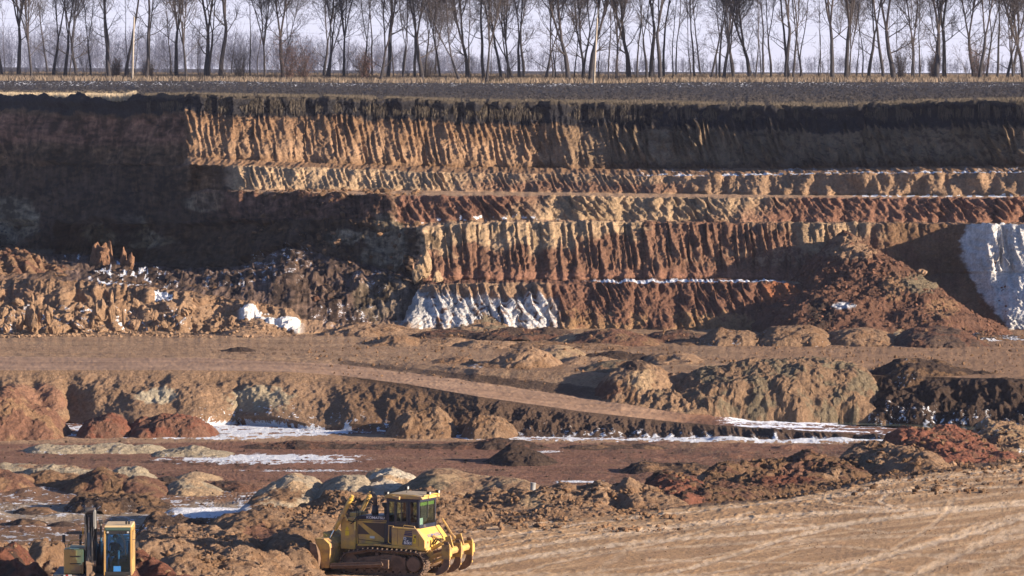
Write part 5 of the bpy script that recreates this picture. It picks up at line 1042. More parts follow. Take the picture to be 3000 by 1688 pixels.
def text(s, name, size, mtx, m, parent, ext=.004, sx=1.0):
    cu = bpy.data.curves.new(name, 'FONT'); cu.body = s; cu.size = size; cu.extrude = ext; cu.align_x = 'CENTER'; cu.align_y = 'CENTER'; cu.offset = size * .018
    tmp = bpy.data.objects.new(name, cu); COL.objects.link(tmp); bpy.context.view_layer.update(); dg = bpy.context.evaluated_depsgraph_get(); me = bpy.data.meshes.new_from_object(tmp.evaluated_get(dg)); bpy.data.objects.remove(tmp)
    me.materials.clear(); me.materials.append(m); me.transform(Matrix.Diagonal((sx, 1, 1, 1))); me.transform(mtx); o = bpy.data.objects.new(name, me); COL.objects.link(o); o.parent = parent; return o
def basis(origin, right, up):   # matrix that lays text in a plane
    r = Vector(right).normalized(); u = Vector(up); u = (u - r * u.dot(r)).normalized(); n = r.cross(u)
    return Matrix(((r.x, u.x, n.x, origin[0]), (r.y, u.y, n.y, origin[1]), (r.z, u.z, n.z, origin[2]), (0, 0, 0, 1)))
def child(m, name, mt, par, **k): return m.build(name, mt, par, **k)

def bulldozer():
    Yd = 186.7; loc = P(1158, 1679, Yd); th = R(180 - 25)
    D_ = empty('bulldozer', loc, th, 'mud-caked yellow bulldozer with navy cab pushing soil to the left, ripper raised behind', 'bulldozer')
    # hull and frame
    m = MB(); m.prism([(-1.75, .45), (-1.85, .95), (-1.8, 1.12), (1.5, 1.12), (1.7, .9), (1.7, .4), (1.4, .3), (-1.5, .3)], -.62, .62); child(m, 'hull', MUD, D_, bevel=.03)
    # crawler tracks
    def belt_pts(n):
        rs, cs = .46, (-1.36, .50); ri, ci = .40, (1.40, .44); P_ = []
        for a in np.linspace(100, 270, 12): P_.append((cs[0] + rs * math.cos(R(a)), cs[1] + rs * math.sin(R(a))))
        for t in np.linspace(.04, .96, 12): P_.append((cs[0] + (ci[0] - cs[0]) * t, .04))
        for a in np.linspace(-90, 80, 11): P_.append((ci[0] + ri * math.cos(R(a)), ci[1] + ri * math.sin(R(a))))
        P_ += [(1.1, .90), (.75, .98), (.35, 1.01), (-.1, .985), (-.6, .99), (-1.1, .985)]
        P_ = np.array(P_ + [P_[0]]); d = np.r_[0, np.cumsum(np.hypot(*np.diff(P_, axis=0).T))]; s_ = np.linspace(0, d[-1], n + 1)[:-1]
        q = np.stack([np.interp(s_, d, P_[:, 0]), np.interp(s_, d, P_[:, 1])], 1); s2 = (s_ + .02) % d[-1]; q2 = np.stack([np.interp(s2, d, P_[:, 0]), np.interp(s2, d, P_[:, 1])], 1); return q, q2 - q, d[-1] / n
    for sg in (1, -1):
        yc = sg * .94; q, dq, pit = belt_pts(40); T_ = empty('track', (0, 0, 0)); T_.parent = D_
        mb, ml = MB(), MB()
        for (x, z), (dx, dz) in zip(q, dq):
            a = math.atan2(dz, dx); rot = Matrix.Rotation(-a, 3, 'Y'); n_ = np.array([dz, 0, -dx]); n_ = n_ / np.linalg.norm(n_)
            mb.box((x, yc, z), (pit * .90, .56, .035), rot); mb.box(np.array((x, yc, z)) + n_ * .045, (.03, .56, .07), rot)
            for yy in (-.11, .11): ml.box(np.array((x, yc + yy, z)) - n_ * .06, (pit * .98, .05, .085), rot)
        child(mb, 'track_shoes', TRK, T_); child(ml, 'chain_links', MUD, T_)
        m = MB(); m.prism([(-1.0, .20), (-1.05, .62), (-.75, .80), (-.1, .84), (.45, .74), (1.05, .66), (1.15, .30), (.9, .18)], yc - .12, yc + .16); m.box((-.28, yc + .17, .52), (.24, .10, .42)); m.box((-.95, yc + .17, .5), (.10, .08, .5)); m.box((.3, yc, .86), (.12, .2, .2)); m.box((-.45, yc, .88), (.12, .2, .16)); child(m, 'track_frame', MUD, T_, bevel=.02)
        m = MB(); m.tube([(-1.36, yc - .1, .50), (-1.36, yc + .2, .50)], .30, 20); m.tube([(-1.36, yc + .2, .50), (-1.36, yc + .25, .50)], .27, 20)
        for k in range(16):
            a = k * math.pi / 8; m.box((-1.36 + .36 * math.cos(a), yc, .50 + .36 * math.sin(a)), (.12, .09, .07), Matrix.Rotation(-a, 3, 'Y'))
        child(m, 'sprocket', MUD, T_)
        m = MB(); m.tube([(1.40, yc - .12, .44), (1.40, yc + .12, .44)], .33, 20); m.tube([(1.40, yc + .12, .44), (1.40, yc + .2, .44)], .16, 14); child(m, 'idler', MUD, T_)
        for k in range(7): m = MB(); x = -.92 + k * .31; m.tube([(x, yc - .16, .20), (x, yc + .16, .20)], .115, 12); child(m, 'roller', MUD, T_)
        m = MB(); m.tube([(2.15, sg * 1.32, .30), (-.15, sg * 1.32, .47)], .12, 4); m.box((-.2, sg * 1.28, .48), (.34, .16, .34)); m.box((1.0, sg * 1.33, .40), (2.2, .12, .20), Matrix.Rotation(R(4), 3, 'Y')); child(m, 'push_arm', MUD, D_, bevel=.015)
    # engine hood and radiator guard
    m = MB(); m.prism([(.02, 1.12), (.02, 2.10), (1.42, 2.10), (1.42, 1.12)], -.56, .56); child(m, 'engine_hood', YEL, D_, bevel=.03)
    m = MB(); m.prism([(.02, 2.103), (.02, 2.30), (1.30, 2.24), (1.42, 2.18), (1.42, 2.103)], -.565, .565); child(m, 'hood_band', NAVY, D_, bevel=.02)
    m = MB(); m.prism([(1.423, .92), (1.423, 2.08), (1.50, 2.20), (1.98, 2.10), (2.06, 1.98), (2.06, .92)], -.66, .66); child(m, 'radiator_guard', YEL, D_, bevel=.04)
    m = MB(); m.box((2.065, 0, 1.5), (.02, 1.0, .9)); child(m, 'radiator_grille', GRILL, D_)
    m = MB(); m.box((1.62, .25, 2.25), (.35, .3, .16)); m.box((1.62, -.25, 2.25), (.35, .3, .16)); child(m, 'cylinder_mount', YEL, D_, bevel=.02)
    text('KOMATSU', 'lettering', .135, basis((.58, .572, 2.18), (-1, 0, 0), (0, 0, 1)), WHITE, D_, sx=1.25)
    for poly in ([(1.34, 1.93), (1.34, 1.52), (.82, 1.52)], [(1.16, 1.98), (.16, 1.98), (.16, 1.36)]):
        m = MB(); m.prism(poly, .561, .567); child(m, 'side_vent', GRILL, D_)
    m = MB()
    for a_, b_ in (((1.40, 2.06), (.10, 2.04)), ((.10, 2.04), (.10, 1.22)), ((.10, 1.22), (1.33, 1.32)), ((1.33, 1.32), (1.40, 2.06)), ((1.33, 1.3), (1.3, .98)), ((1.3, .98), (1.0, .93)), ((1.0, .93), (.1, .95))): m.tube([(a_[0], .565, a_[1]), (b_[0], .565, b_[1])], .010, 4)
    child(m, 'panel_seam', BLACK, D_)
    m = MB(); m.box((.72, .57, 1.42), (.2, .006, .09)); child(m, 'info_plate', PALE, D_)
    m = MB(); m.prism([(1.68, 1.66), (1.86, 1.66), (1.77, 1.82)], .662, .668); m.box((1.77, .665, 1.54), (.16, .006, .17)); child(m, 'warning_sticker', WARN, D_)
    m = MB(); m.prism([(-.2, 1.12), (-.2, 1.2), (1.2, 1.16), (1.2, 1.10)], -.9, .9); child(m, 'running_board', YEL, D_, bevel=.01)
    # exhaust and pre-cleaner
    m = MB(); m.tube([(.82, .12, 2.2), (.82, .12, 2.62)], [.14, .12], 14); m.tube([(.82, .12, 2.55), (.82, .12, 2.95), (.90, .12, 3.08), (1.0, .12, 3.14)], [.085, .085, .08, .08], 12); child(m, 'exhaust_pipe', CHAR, D_, smooth=True)
    m = MB(); m.tube([(.34, .1, 2.25), (.34, .1, 2.55)], .09, 12); m.tube([(.34, .1, 2.55), (.34, .1, 2.62), (.34, .1, 2.74)], [.10, .17, .17], 14); child(m, 'air_precleaner', BLACK, D_)
    m = MB(); m.tube([(1.25, .45, 2.22), (1.25, .45, 2.34), (.98, .45, 2.35)], .015, 5); m.tube([(1.25, -.45, 2.22), (1.25, -.45, 2.34), (.1, -.45, 2.4)], .015, 5); child(m, 'hood_rail', BLACK, D_)
    # lift cylinders
    for sg in (1, -1):
        m = MB(); a_ = Vector((1.52, sg * .80, 2.93)); b_ = Vector((2.62, sg * .80, 1.02)); c_ = a_ + (b_ - a_) * .66
        m.tube([a_ + (a_ - c_).normalized() * .12, a_], .075, 8); m.tube([a_, c_], .088, 12); m.tube([a_ + (c_ - a_) * .04, a_ + (c_ - a_) * .02], .11, 10); cy = child(m, 'lift_cylinder', YEL, D_, smooth=False)
        m = MB(); m.tube([c_, b_], .04, 10); child(m, 'piston_rod', CHROME, cy)
        m = MB(); e = a_ + (c_ - a_) * .45; m.tube([e + Vector((0, -sg * .02, -.08)), e + Vector((-.1, -sg * .1, -.35)), Vector((1.75, sg * .66, 2.0))], .05, 6); child(m, 'cylinder_yoke', YEL, D_)
        m = MB(); m.tube([a_ + Vector((.1, -sg * .08, -.2)), Vector((1.28, sg * .8, 2.55)), Vector((1.30, sg * .75, 2.2)), Vector((1.5, sg * .7, 2.0)), Vector((1.75, sg * .7, 2.05))], .02, 6); m.tube([a_ + Vector((.05, -sg * .05, -.15)), Vector((1.2, sg * .78, 2.5)), Vector((1.22, sg * .75, 2.12)), Vector((1.6, sg * .7, 1.92))], .02, 6); child(m, 'hose', HOSE, D_)
    m = MB(); m.box((2.06, .5, 2.12), (.12, .14, .14)); m.box((2.06, -.5, 2.12), (.12, .14, .14)); child(m, 'headlight', BLACK, D_, bevel=.02)
    # blade
    B_ = empty('blade', (0, 0, 0)); B_.parent = D_
    arc = [(2.78, .03), (2.66, .25), (2.62, .55), (2.68, .9), (2.86, 1.2)]
    m = MB(); m.prism(arc + [(x - .07 + .02, z + .01) for x, z in reversed(arc)], -1.55, 1.55); child(m, 'mouldboard', MUD, B_)
    m = MB(); m.prism([(2.64, .80), (2.16, 1.0), (2.20, 1.16), (2.45, 1.36), (2.86, 1.36)], -1.35, 1.35); child(m, 'top_beam', MUDY, B_, bevel=.02)
    m = MB()
    for y in (-1.3, -.9, -.45, 0, .45, .9, 1.3): m.prism([(2.60, .15), (2.20, .32), (2.18, 1.02), (2.62, .90)], y - .03, y + .03)
    m.box((2.40, 0, .32), (.35, 2.7, .2)); m.box((2.22, 0, .75), (.04, 2.66, .60)); child(m, 'back_ribs', MUDY, B_, bevel=.01)
    m = MB(); m.box((2.84, 0, .06), (.16, 3.14, .05), Matrix.Rotation(R(60), 3, 'Y')); child(m, 'cutting_edge', SHINY, B_)
    for y in (-1.56, 1.56): m = MB(); m.prism([(2.55, .1), (2.9, .02), (2.95, 1.22), (2.66, 1.14), (2.56, .7)], y - .02, y + .02); child(m, 'end_plate', MUD, B_)
    m = MB(); m.prism([(2.46, 1.19), (2.76, 1.30), (2.80, 1.55), (2.66, 1.46)], -.75, .75); child(m, 'spill_guard', MUDY, B_, bevel=.01)
    # cab
    K_ = empty('cab', (0, 0, 0)); K_.parent = D_; x0, x1, y1, zb, zt = -1.40, .0, .72, 1.88, 2.98
    m = MB(); m.box((-.7, 0, zb - .14), (1.46, 1.5, .46)); child(m, 'cab_base', NAVY, K_, bevel=.02)
    m = MB()
    for sy in (-1, 1):
        for x, w_ in ((x0 + .05, .10), (-.93, .17), (-.38, .10), (x1 - .05, .10)): m.box((x, sy * y1, (zb + zt) / 2), (w_, .07, zt - zb))
        m.box((-.7, sy * y1, zt - .05), (1.4, .075, .14)); m.box((-.7, sy * y1, zb + .10), (1.4, .075, .20))
    for x in (x0, x1): m.box((x, 0, zt - .05), (.07, 1.44, .12)); m.box((x, 0, zb + .05), (.07, 1.44, .12))
    child(m, 'cab_frame', NAVY, K_, bevel=.012)
    m = MB(); m.box((-.66, .758, 2.42), (.46, .02, .82)); m.box((-.66, .76, 2.42), (.40, .03, .70)); 
    m = MB()
    for x in (-.90, -.41): m.box((x, .76, 2.43), (.05, .03, .92))
    m.box((-.655, .76, 2.87), (.5, .03, .05)); m.box((-.655, .76, 2.03), (.5, .03, .16)); m.box((-.655, .765, 2.45), (.03, .02, .85)); child(m, 'door_frame', CHAR, K_)
    for nm_, c_, d_ in (('side_window', (-.66, .735, 2.44), (.44, .012, .8)), ('side_window', (-1.18, .735, 2.44), (.33, .012, .84)), ('side_window', (-.20, .735, 2.44), (.26, .012, .84)), ('side_window', (-.66, -.735, 2.44), (1.2, .012, .84)), ('rear_window', (-1.405, 0, 2.44), (.012, 1.3, .95)), ('windscreen', (.01, 0, 2.44), (.012, 1.3, .95))):
        m = MB(); m.box(c_, d_); child(m, nm_, GLASS, K_)
    m = MB(); m.prism([(-1.58, 2.99), (-1.52, 3.10), (-1.2, 3.14), (-.15, 3.16), (.05, 3.12), (.10, 2.99)], -.80, .80); rf = child(m, 'roof', YEL, K_, bevel=.03)
    m = MB(); m.prism([(-1.45, 3.125), (-1.2, 3.155), (-.15, 3.175), (.0, 3.14), (0, 3.10), (-1.45, 3.09)], -.72, .72); child(m, 'roof_top', DUSTY, rf)
    m = MB(); m.tube([(-1.58, -.66, 3.10), (-1.62, -.3, 3.14), (-1.62, .3, 3.14), (-1.58, .72, 3.12)], .03, 6); child(m, 'roof_rail', YEL, rf); m = MB(); m.tube([(-.30, .83, 3.05), (-.62, .86, 3.02)], .07, 8); child(m, 'lamp_shroud', YEL, rf)
    for c_ in ((-1.60, .30, 3.20), (-1.60, -.50, 3.20), (-.55, .1, 3.36), (.12, .5, 3.15)):
        m = MB(); m.box(c_, (.12, .15, .13)); m.tube([(c_[0], c_[1], c_[2] - .2), (c_[0], c_[1], c_[2])], .015, 5); lp = child(m, 'work_light', BLACK, K_, bevel=.02); m = MB(); m.box((c_[0] - .063, c_[1], c_[2]), (.008, .12, .10)); child(m, 'lens', LENS, lp)
    m = MB(); m.box((-.52, .84, 2.98), (.16, .03, .05)); child(m, 'sign_plate', PALE, K_)
    m = MB(); m.tube([(-1.42, .05, 2.98), (-1.43, -.02, 2.55)], .014, 5); m.tube([(-1.425, .02, 2.86), (-1.425, .04, 2.2)], .018, 5); child(m, 'rear_wiper', BLACK, K_)
    m = MB(); m.box((-1.0, 0, 2.10), (.5, .55, .14)); m.box((-1.2, 0, 2.4), (.12, .52, .55)); m.box((-1.22, 0, 2.72), (.09, .3, .14)); child(m, 'seat', BROWNIN, K_, bevel=.04)
    m = MB(); m.box((-.25, 0, 2.2), (.3, .9, .3)); m.box((-.85, .42, 2.2), (.5, .14, .12)); m.box((-.85, -.42, 2.2), (.5, .14, .12)); child(m, 'console', BROWNIN, K_, bevel=.03)
    m = MB(); m.box((-1.39, .52, 2.10), (.004, .26, .30)); child(m, 'paper_notice', PALE, K_)
    m = MB(); m.box((-1.385, .0, 2.78), (.004, 1.2, .13)); child(m, 'sun_strip', mat('lime_strip', (.22, .32, .07), .7), K_)
    # fuel tank side, fender
    m = MB(); m.prism([(-.34, 1.28), (-.34, 1.90), (-1.42, 1.86), (-1.78, 1.42), (-1.78, 1.12), (-.34, 1.20)], -1.02, 1.02); child(m, 'fuel_tank', YEL, D_, bevel=.025)
    m = MB(); m.prism([(.42, 1.16), (.42, 1.22), (-1.82, 1.13), (-1.82, 1.04), (-.2, 1.10)], -1.06, 1.06); m.prism([(-1.80, 1.04), (-1.6, .8), (-.1, .8), (-.1, 1.08)], -.74, .74); child(m, 'fender', YEL, D_, bevel=.012)
    m = MB()
    for a_, b_ in (((-.60, 1.86), (-.60, 1.24)), ((-1.50, 1.72), (-1.50, 1.2))): m.tube([(a_[0], 1.022, a_[1]), (b_[0], 1.022, b_[1])], .008, 4)
    m.tube([(-.34, 1.022, 1.84), (-1.40, 1.022, 1.80)], .006, 4); child(m, 'panel_seam', MUD, D_)
    sl = lambda z: -.86 - (1.78 - z) * -.12
    m = MB(); m.prism([(-.80, 1.24), (-.88, 1.55), (-1.235, 1.53), (-1.235, 1.22)], 1.022, 1.028); child(m, 'model_panel', SLATE, D_)
    m = MB()
    for k, z in enumerate((1.60, 1.675, 1.745)): m.prism([(-.885 - .02 * k, z), (-.90 - .02 * k, z + (.055 - .01 * k)), (-1.235, z + (.055 - .01 * k) - .01), (-1.235, z - .01)], 1.022, 1.028)
    child(m, 'blue_stripes', mat('indigo_stripe', (.03, .025, .09), .6), D_)
    text('D', 'lettering', .15, basis((-.93, 1.032, 1.475), (-1, 0, 0), (0, 0, 1)), WHITE, D_, sx=1.1)
    text('65', 'lettering', .21, basis((-.99, 1.032, 1.325), (-1, 0, 0), (0, 0, 1)), WHITE, D_, sx=1.0)
    text('EX', 'lettering', .13, basis((-1.155, 1.032, 1.30), (-1, 0, 0), (0, 0, 1)), WHITE, D_, sx=.95)
    m = MB(); m.box((-1.34, 1.025, 1.47), (.11, .006, .34)); child(m, 'warning_sticker', WARN, D_); m = MB(); m.box((-1.36, 1.029, 1.55), (.06, .004, .08)); m.box((-1.32, 1.029, 1.42), (.03, .004, .12)); child(m, 'sticker_mark', BLACK, D_)
    slp = Vector((-.36, 0, -.44)).normalized(); nrm = Vector((-.44, 0, .36)).normalized(); c0 = Vector((-1.42, 0, 1.86)) + slp * .40 + nrm * .006 + Vector((0, -.05, 0))
    text('KOMATSU', 'lettering', .19, basis(c0, (0, -1, 0), -slp), DBLUE, D_, ext=.003, sx=1.3)
    m = MB(); m.box((-1.785, .75, 1.34), (.01, .07, .07)); child(m, 'reflector', REDL, D_)
    m = MB(); m.tube([(-.42, 1.0, 1.93), (-.22, 1.0, 1.95), (-.20, 1.0, 1.3), (-.30, 1.0, 1.25)], .022, 6); m.tube([(-.80, .95, 1.88), (-.85, .95, 1.98), (-1.30, .95, 1.95), (-1.34, .95, 1.86)], .022, 6); child(m, 'grab_rail', YEL, D_)
    m = MB(); m.box((-.1, .86, 1.22), (.5, .3, .03)); m.box((.0, .62, 1.62), (.30, .10, .75)); child(m, 'step', CHAR, D_)
    # ripper
    R_ = empty('ripper', (0, 0, 0)); R_.parent = D_
    m = MB(); m.tube([(-2.65, -1.08, 1.06), (-2.65, 1.08, 1.02)], .15, 8); 
    for y in (-1.02, 0, 1.02): m.box((-2.70, y, 1.02), (.36, .10, .56)); m.box((-2.86, y, 1.02), (.10, .20, .34))
    child(m, 'tool_beam', MUDY, R_, bevel=.02)
    for y in (-1.02, 0, 1.02):
        m = MB(); m.prism([(-2.62, 1.42), (-2.80, 1.42), (-2.86, .55), (-2.78, .34), (-2.55, .18), (-2.28, .10), (-2.24, .16), (-2.36, .34), (-2.52, .50), (-2.60, .72)], y - .035, y + .035); sh = child(m, 'ripper_shank', MUD, R_, bevel=.008)
        m = MB(); m.box((-2.835, y, .9), (.03, .06, .9)); child(m, 'wear_edge', MUDY, sh)
    for y in (-.6, .6):
        m = MB(); m.tube([(-1.75, y, .72), (-2.62, y, 1.02)], .10, 6); m.tube([(-1.7, y, .45), (-2.6, y, .85)], .08, 6); m.prism([(-1.62, .4), (-2.0, .5), (-1.9, 1.0), (-1.62, 1.0)], y - .06, y + .06); child(m, 'ripper_arm', MUDY, R_, bevel=.01)
        m = MB(); m.tube([(-1.78, y * .8, 1.02), (-2.25, y * .8, 1.30)], .075, 10); m.tube([(-2.25, y * .8, 1.30), (-2.55, y * .8, 1.45)], .035, 8); child(m, 'ripper_cylinder', MUDY, R_)
        m = MB(); m.prism([(-2.45, 1.1), (-2.40, 1.55), (-2.62, 1.62), (-2.78, 1.1)], y * .8 - .03, y * .8 + .03); child(m, 'bracket', MUDY, R_, bevel=.01)
    m = MB(); m.tube([(-1.70, -.70, 2.15), (-2.15, -.62, 1.55), (-2.6, -.55, 1.15)], [.03, .05, .05], 6); m.tube([(-1.75, .25, 1.55), (-2.2, .22, 1.3), (-2.6, .2, 1.15)], .05, 6); child(m, 'tie_rod', MUDY, R_)
    m = MB()
    for y in (.1, .2, .35, .45): m.tube([(-1.78, y, 1.22), (-1.95, y, 1.45), (-2.15, y, 1.42), (-2.25, y, 1.2)], .018, 5)
    child(m, 'hose', HOSE, R_)
    return D_
bulldozer()

def excavator():
    Ye = 170.0; s = Ye / F; zg = float(ground(P(300, 1700, Ye).x, Ye)); x = (262 - 1500) * s
    E = empty('excavator', (x, Ye + .6, zg), R(180 + 1), 'amber excavator seen from the front, dark boom upright beside its glazed cab', 'excavator')
    # local: +y forward (towards the viewer after turning), +x to the viewer's left
    hz = CZ - (1790 - HY) * s - zg       # keep the photo height of the upper works
    def Zp(py): return CZ - (py - HY) * s - zg
    def Xp(px): return -(px - 262) * s
    # undercarriage
    for sg in (1, -1):
        T_ = empty('track', (0, 0, 0)); T_.parent = E; m = MB()
        for k in range(34):
            a = 2 * math.pi * k / 34; px_ = 1.55 * max(-1, min(1, 1.35 * math.cos(a))); pz = .40 + .36 * max(-1, min(1, 1.6 * math.sin(a))); m.box((sg * 1.05, px_, pz), (.5, .22, .06), Matrix.Rotation(a + math.pi / 2, 3, 'X'))
        child(m, 'track_shoes', TRK, T_); m = MB(); m.box((sg * 1.05, 0, .4), (.3, 2.8, .45)); child(m, 'track_frame', MUD, T_, bevel=.03)
    m = MB(); m.box((0, 0, .55), (1.8, 1.5, .35)); m.tube([(0, 0, .7), (0, 0, .98)], .6, 20); child(m, 'undercarriage', MUD, E)
    zb = Zp(1683); m = MB(); m.box((0, -.8, zb - .16), (2.62, 3.0, .30)); child(m, 'deck', CHAR, E, bevel=.03)
    # storage box on the viewer's left
    xl, xr = Xp(185), Xp(243); zt = Zp(1611); m = MB(); m.box(((xl + xr) / 2, .05, (zb + zt) / 2), (abs(xl - xr), .75, zt - zb)); bx = child(m, 'tool_box', YEL2, E, bevel=.03)
    for a_, b_, c_ in ((1612, 1631, .40), (1634, 1653, .42), (1656, 1677, .42)):
        m = MB(); m.box((Xp(219), .435, (Zp(a_) + Zp(b_)) / 2), (c_, .02, abs(Zp(a_) - Zp(b_)) - .03)); child(m, 'box_panel', YEL2, bx, bevel=.008)
    m = MB(); [m.box((Xp(219), .45, Zp(p)), (.38, .03, .025)) for p in (1631.5, 1653)]; child(m, 'handle_slot', BLACK, bx)
    m = MB(); m.box((Xp(225), .1, Zp(1609)), (.55, .5, .03)); child(m, 'box_lid', DUSTY, E)
    m = MB(); m.box((Xp(222), -1.3, zb + .42), (.75, 1.4, .80)); child(m, 'engine_cover', YEL2, E, bevel=.05)
    m = MB(); m.box((-.35, -2.2, zb + .25), (2.0, .6, .7)); child(m, 'counterweight', YEL2, E, bevel=.12)
    m = MB(); m.tube([(Xp(229), -.4, Zp(1605)), (Xp(229), -.4, Zp(1574))], .05, 10); child(m, 'exhaust_pipe', CHAR, E)
    m = MB(); m.tube([(Xp(196), .2, Zp(1608)), (Xp(198), .2, Zp(1592)), (Xp(206), .2, Zp(1587)), (Xp(232), .2, Zp(1585)), (Xp(238), .2, Zp(1577)), (Xp(239), .2, Zp(1568))], .022, 6); m.tube([(Xp(196), .2, Zp(1608)), (Xp(192), .2, Zp(1625))], .022, 6); child(m, 'guard_rail', YEL2, E)
    m = MB(); m.prism([(Xp(238), Zp(1570)), (Xp(241.5), Zp(1568)), (Xp(241), Zp(1543)), (Xp(239), Zp(1538)), (Xp(238), Zp(1550))], .18, .21); child(m, 'marker_flag', mat('orange_flag', (.75, .38, .02), .6), E)
    m = MB(); m.box((Xp(184.5), .35, Zp(1580)), (.11, .05, .27)); m.tube([(Xp(186), .32, Zp(1592)), (Xp(190), .28, Zp(1606))], .018, 5); child(m, 'mirror', BLACK, E, bevel=.015)
    # boom, seen end on
    m = MB(); xa, xb = Xp(248), Xp(279); xm = (xa + xb) / 2; w_ = abs(xa - xb)
    side = [(-.9, zb + .1), (-.2, zb + .9), (.25, Zp(1500)), (.55, Zp(1495)), (.75, Zp(1515)), (.45, Zp(1600)), (.3, zb - .1), (-.4, zb - .3)]
    for xx in (xa - .03, xb + .03): 
        m.add([(xx + o_, y, z) for o_ in (-.045, .045) for (y, z) in side], [tuple(range(8)), tuple(range(15, 7, -1))] + [(i, (i + 1) % 8, 8 + (i + 1) % 8, 8 + i) for i in range(8)])
    m.box((xm, -.1, zb + .5), (w_ * .9, .5, 1.1)); m.box((xm - .05, .30, (zb + Zp(1520)) / 2), (w_ * .7, .12, abs(Zp(1520) - zb))); BO = child(m, 'boom', BLACK, E, bevel=.01)
    m = MB(); m.tube([(xm - .18, .62, Zp(1497)), (xm + .17, .62, Zp(1497))], .13, 12); m.box((xm - .02, .60, Zp(1518)), (.20, .16, .28)); child(m, 'boom_head', CHAR, E, bevel=.01)
    m = MB(); m.box((Xp(277), .78, Zp(1520)), (.10, .16, .55)); m.tube([(Xp(277), .8, Zp(1492)), (Xp(278), .8, Zp(1548))], [.05, .06], 8); child(m, 'boom_link', GREYP, E, bevel=.02)
    m = MB(); m.tube([(Xp(260.5), .70, Zp(1560)), (Xp(260.5), .72, Zp(1628)), (Xp(260.5), .72, Zp(1630)), (Xp(260.5), .72, Zp(1645))], [.055, .055, .075, .085], 12); child(m, 'arm_cylinder', GREYP, E, smooth=True)
    m = MB(); m.tube([(Xp(260.5), .68, Zp(1515)), (Xp(260.5), .70, Zp(1562))], .035, 8); child(m, 'piston_rod', SHINY, E)
    m = MB(); m.tube([(xm - .22, .74, Zp(1650)), (xm + .14, .74, Zp(1650))], .10, 12); m.box((xm + .02, .74, Zp(1672)), (.20, .2, .42)); m.tube([(xm - .16, .8, Zp(1676)), (xm - .05, .8, Zp(1684))], .08, 8); child(m, 'dipper_arm', mat('dusty_brown_steel', (.20, .13, .085), .8, dirt=(.30, .2, .12), dirt_amt=.6), E, bevel=.01)
    m = MB()
    for px_, z0, z1, r in ((268.5, 1512, 1690, .018), (273, 1525, 1580, .016), (252, 1535, 1600, .014), (271, 1570, 1688, .014), (249, 1500, 1610, .016)): m.tube([(Xp(px_), .80, Zp(z0)), (Xp(px_ + 1), .84, Zp((z0 + z1) / 2)), (Xp(px_), .80, Zp(z1))], r, 5)
    m.tube([(Xp(274), .8, Zp(1545)), (Xp(276), .86, Zp(1560)), (Xp(271), .84, Zp(1583)), (Xp(268), .82, Zp(1575))], .012, 5); child(m, 'hose', CHAR, E)
    m = MB(); m.tube([(Xp(293), .3, Zp(1588)), (Xp(292), .1, Zp(1660))], .075, 10); CY = child(m, 'boom_cylinder', CHAR, E); m = MB(); m.tube([(Xp(293), .35, Zp(1535)), (Xp(293), .3, Zp(1590))], .04, 8); child(m, 'piston_rod', GREYP, CY); m = MB(); m.tube([(Xp(287), .35, Zp(1531)), (Xp(299), .35, Zp(1531))], .075, 10); child(m, 'pin_boss', CHAR, CY)
    m = MB(); m.box((Xp(293.5), .5, Zp(1516)), (.07, .05, .07)); child(m, 'work_light', GREYP, E)
    m = MB(); m.box((Xp(288), -.3, (zb + Zp(1603)) / 2), (.42, .8, abs(zb - Zp(1603)))); child(m, 'boom_well', BLACK, E)
    # cab
    K_ = empty('cab', (0, 0, 0)); K_.parent = E; xa, xb = Xp(308), Xp(385); zt = Zp(1543); xm = (xa + xb) / 2; w_ = abs(xa - xb); yf, yb = .95, -.70
    m = MB()
    for xx in (xa, xb):
        for yy in (yf, yb, .1): m.box((xx, yy, (zb + zt) / 2), (.07, .09, zt - zb))
        m.box((xx, (yf + yb) / 2, zb + .28), (.06, yf - yb, .56)); m.box((xx, (yf + yb) / 2, zt - .06), (.06, yf - yb, .12))
    m.box((xm, yb, zb + .4), (w_, .06, .8)); m.box((xm, yb, zt - .08), (w_, .06, .14)); m.box((xm, (yf + yb) / 2, zb + .03), (w_, yf - yb, .06)); child(m, 'cab_frame', YEL2, K_, bevel=.015)
    m = MB(); m.box((xm, (yf + yb) / 2, zt + .03), (w_ + .04, yf - yb + .05, .07)); rf = child(m, 'roof', mat('cream_paint', (.62, .45, .24), .6, dirt=(.3, .22, .15), dirt_amt=.3), K_, bevel=.03)  # roof in a paler cream than the cab frame
    m = MB(); m.box((xm, yf + .03, zt - .05), (w_ - .02, .1, .11)); child(m, 'visor', mat('dull_green_trim', (.05, .085, .07), .5), K_, bevel=.02)
    m = MB(); m.box((xm, yf + .02, zt - .17), (w_ - .04, .05, .12)); m.box((xm, yf + .02, zb + .06), (w_ - .02, .06, .14)); 
    for xx in (xa - .035 if xa > xb else xa + .035, xb + .035 if xa > xb else xb - .035): m.box((xx, yf + .02, (zb + zt) / 2), (.045, .04, zt - zb - .2))
    child(m, 'window_surround', BLACK, K_, bevel=.01)
    m = MB(); m.box((xm, yf + .025, (zb + .12 + zt - .22) / 2), (w_ - .09, .012, zt - zb - .32)); child(m, 'windscreen', GLASSB, K_)
    for xx in (xa, xb): m = MB(); m.box((xx, (yf + yb) / 2, zb + 1.02), (.012, yf - yb - .15, .95)); child(m, 'side_window', GLASSB, K_)
    m = MB(); m.box((xm, yb, zb + 1.1), (w_ - .1, .012, .8)); child(m, 'rear_window', GLASSB, K_)
    for q in (-1, 1): m = MB(); m.box((xm + q * (w_ / 2 - .11), yf + .06, zt - .165), (.07, .02, .06)); child(m, 'front_light', LENS, K_)
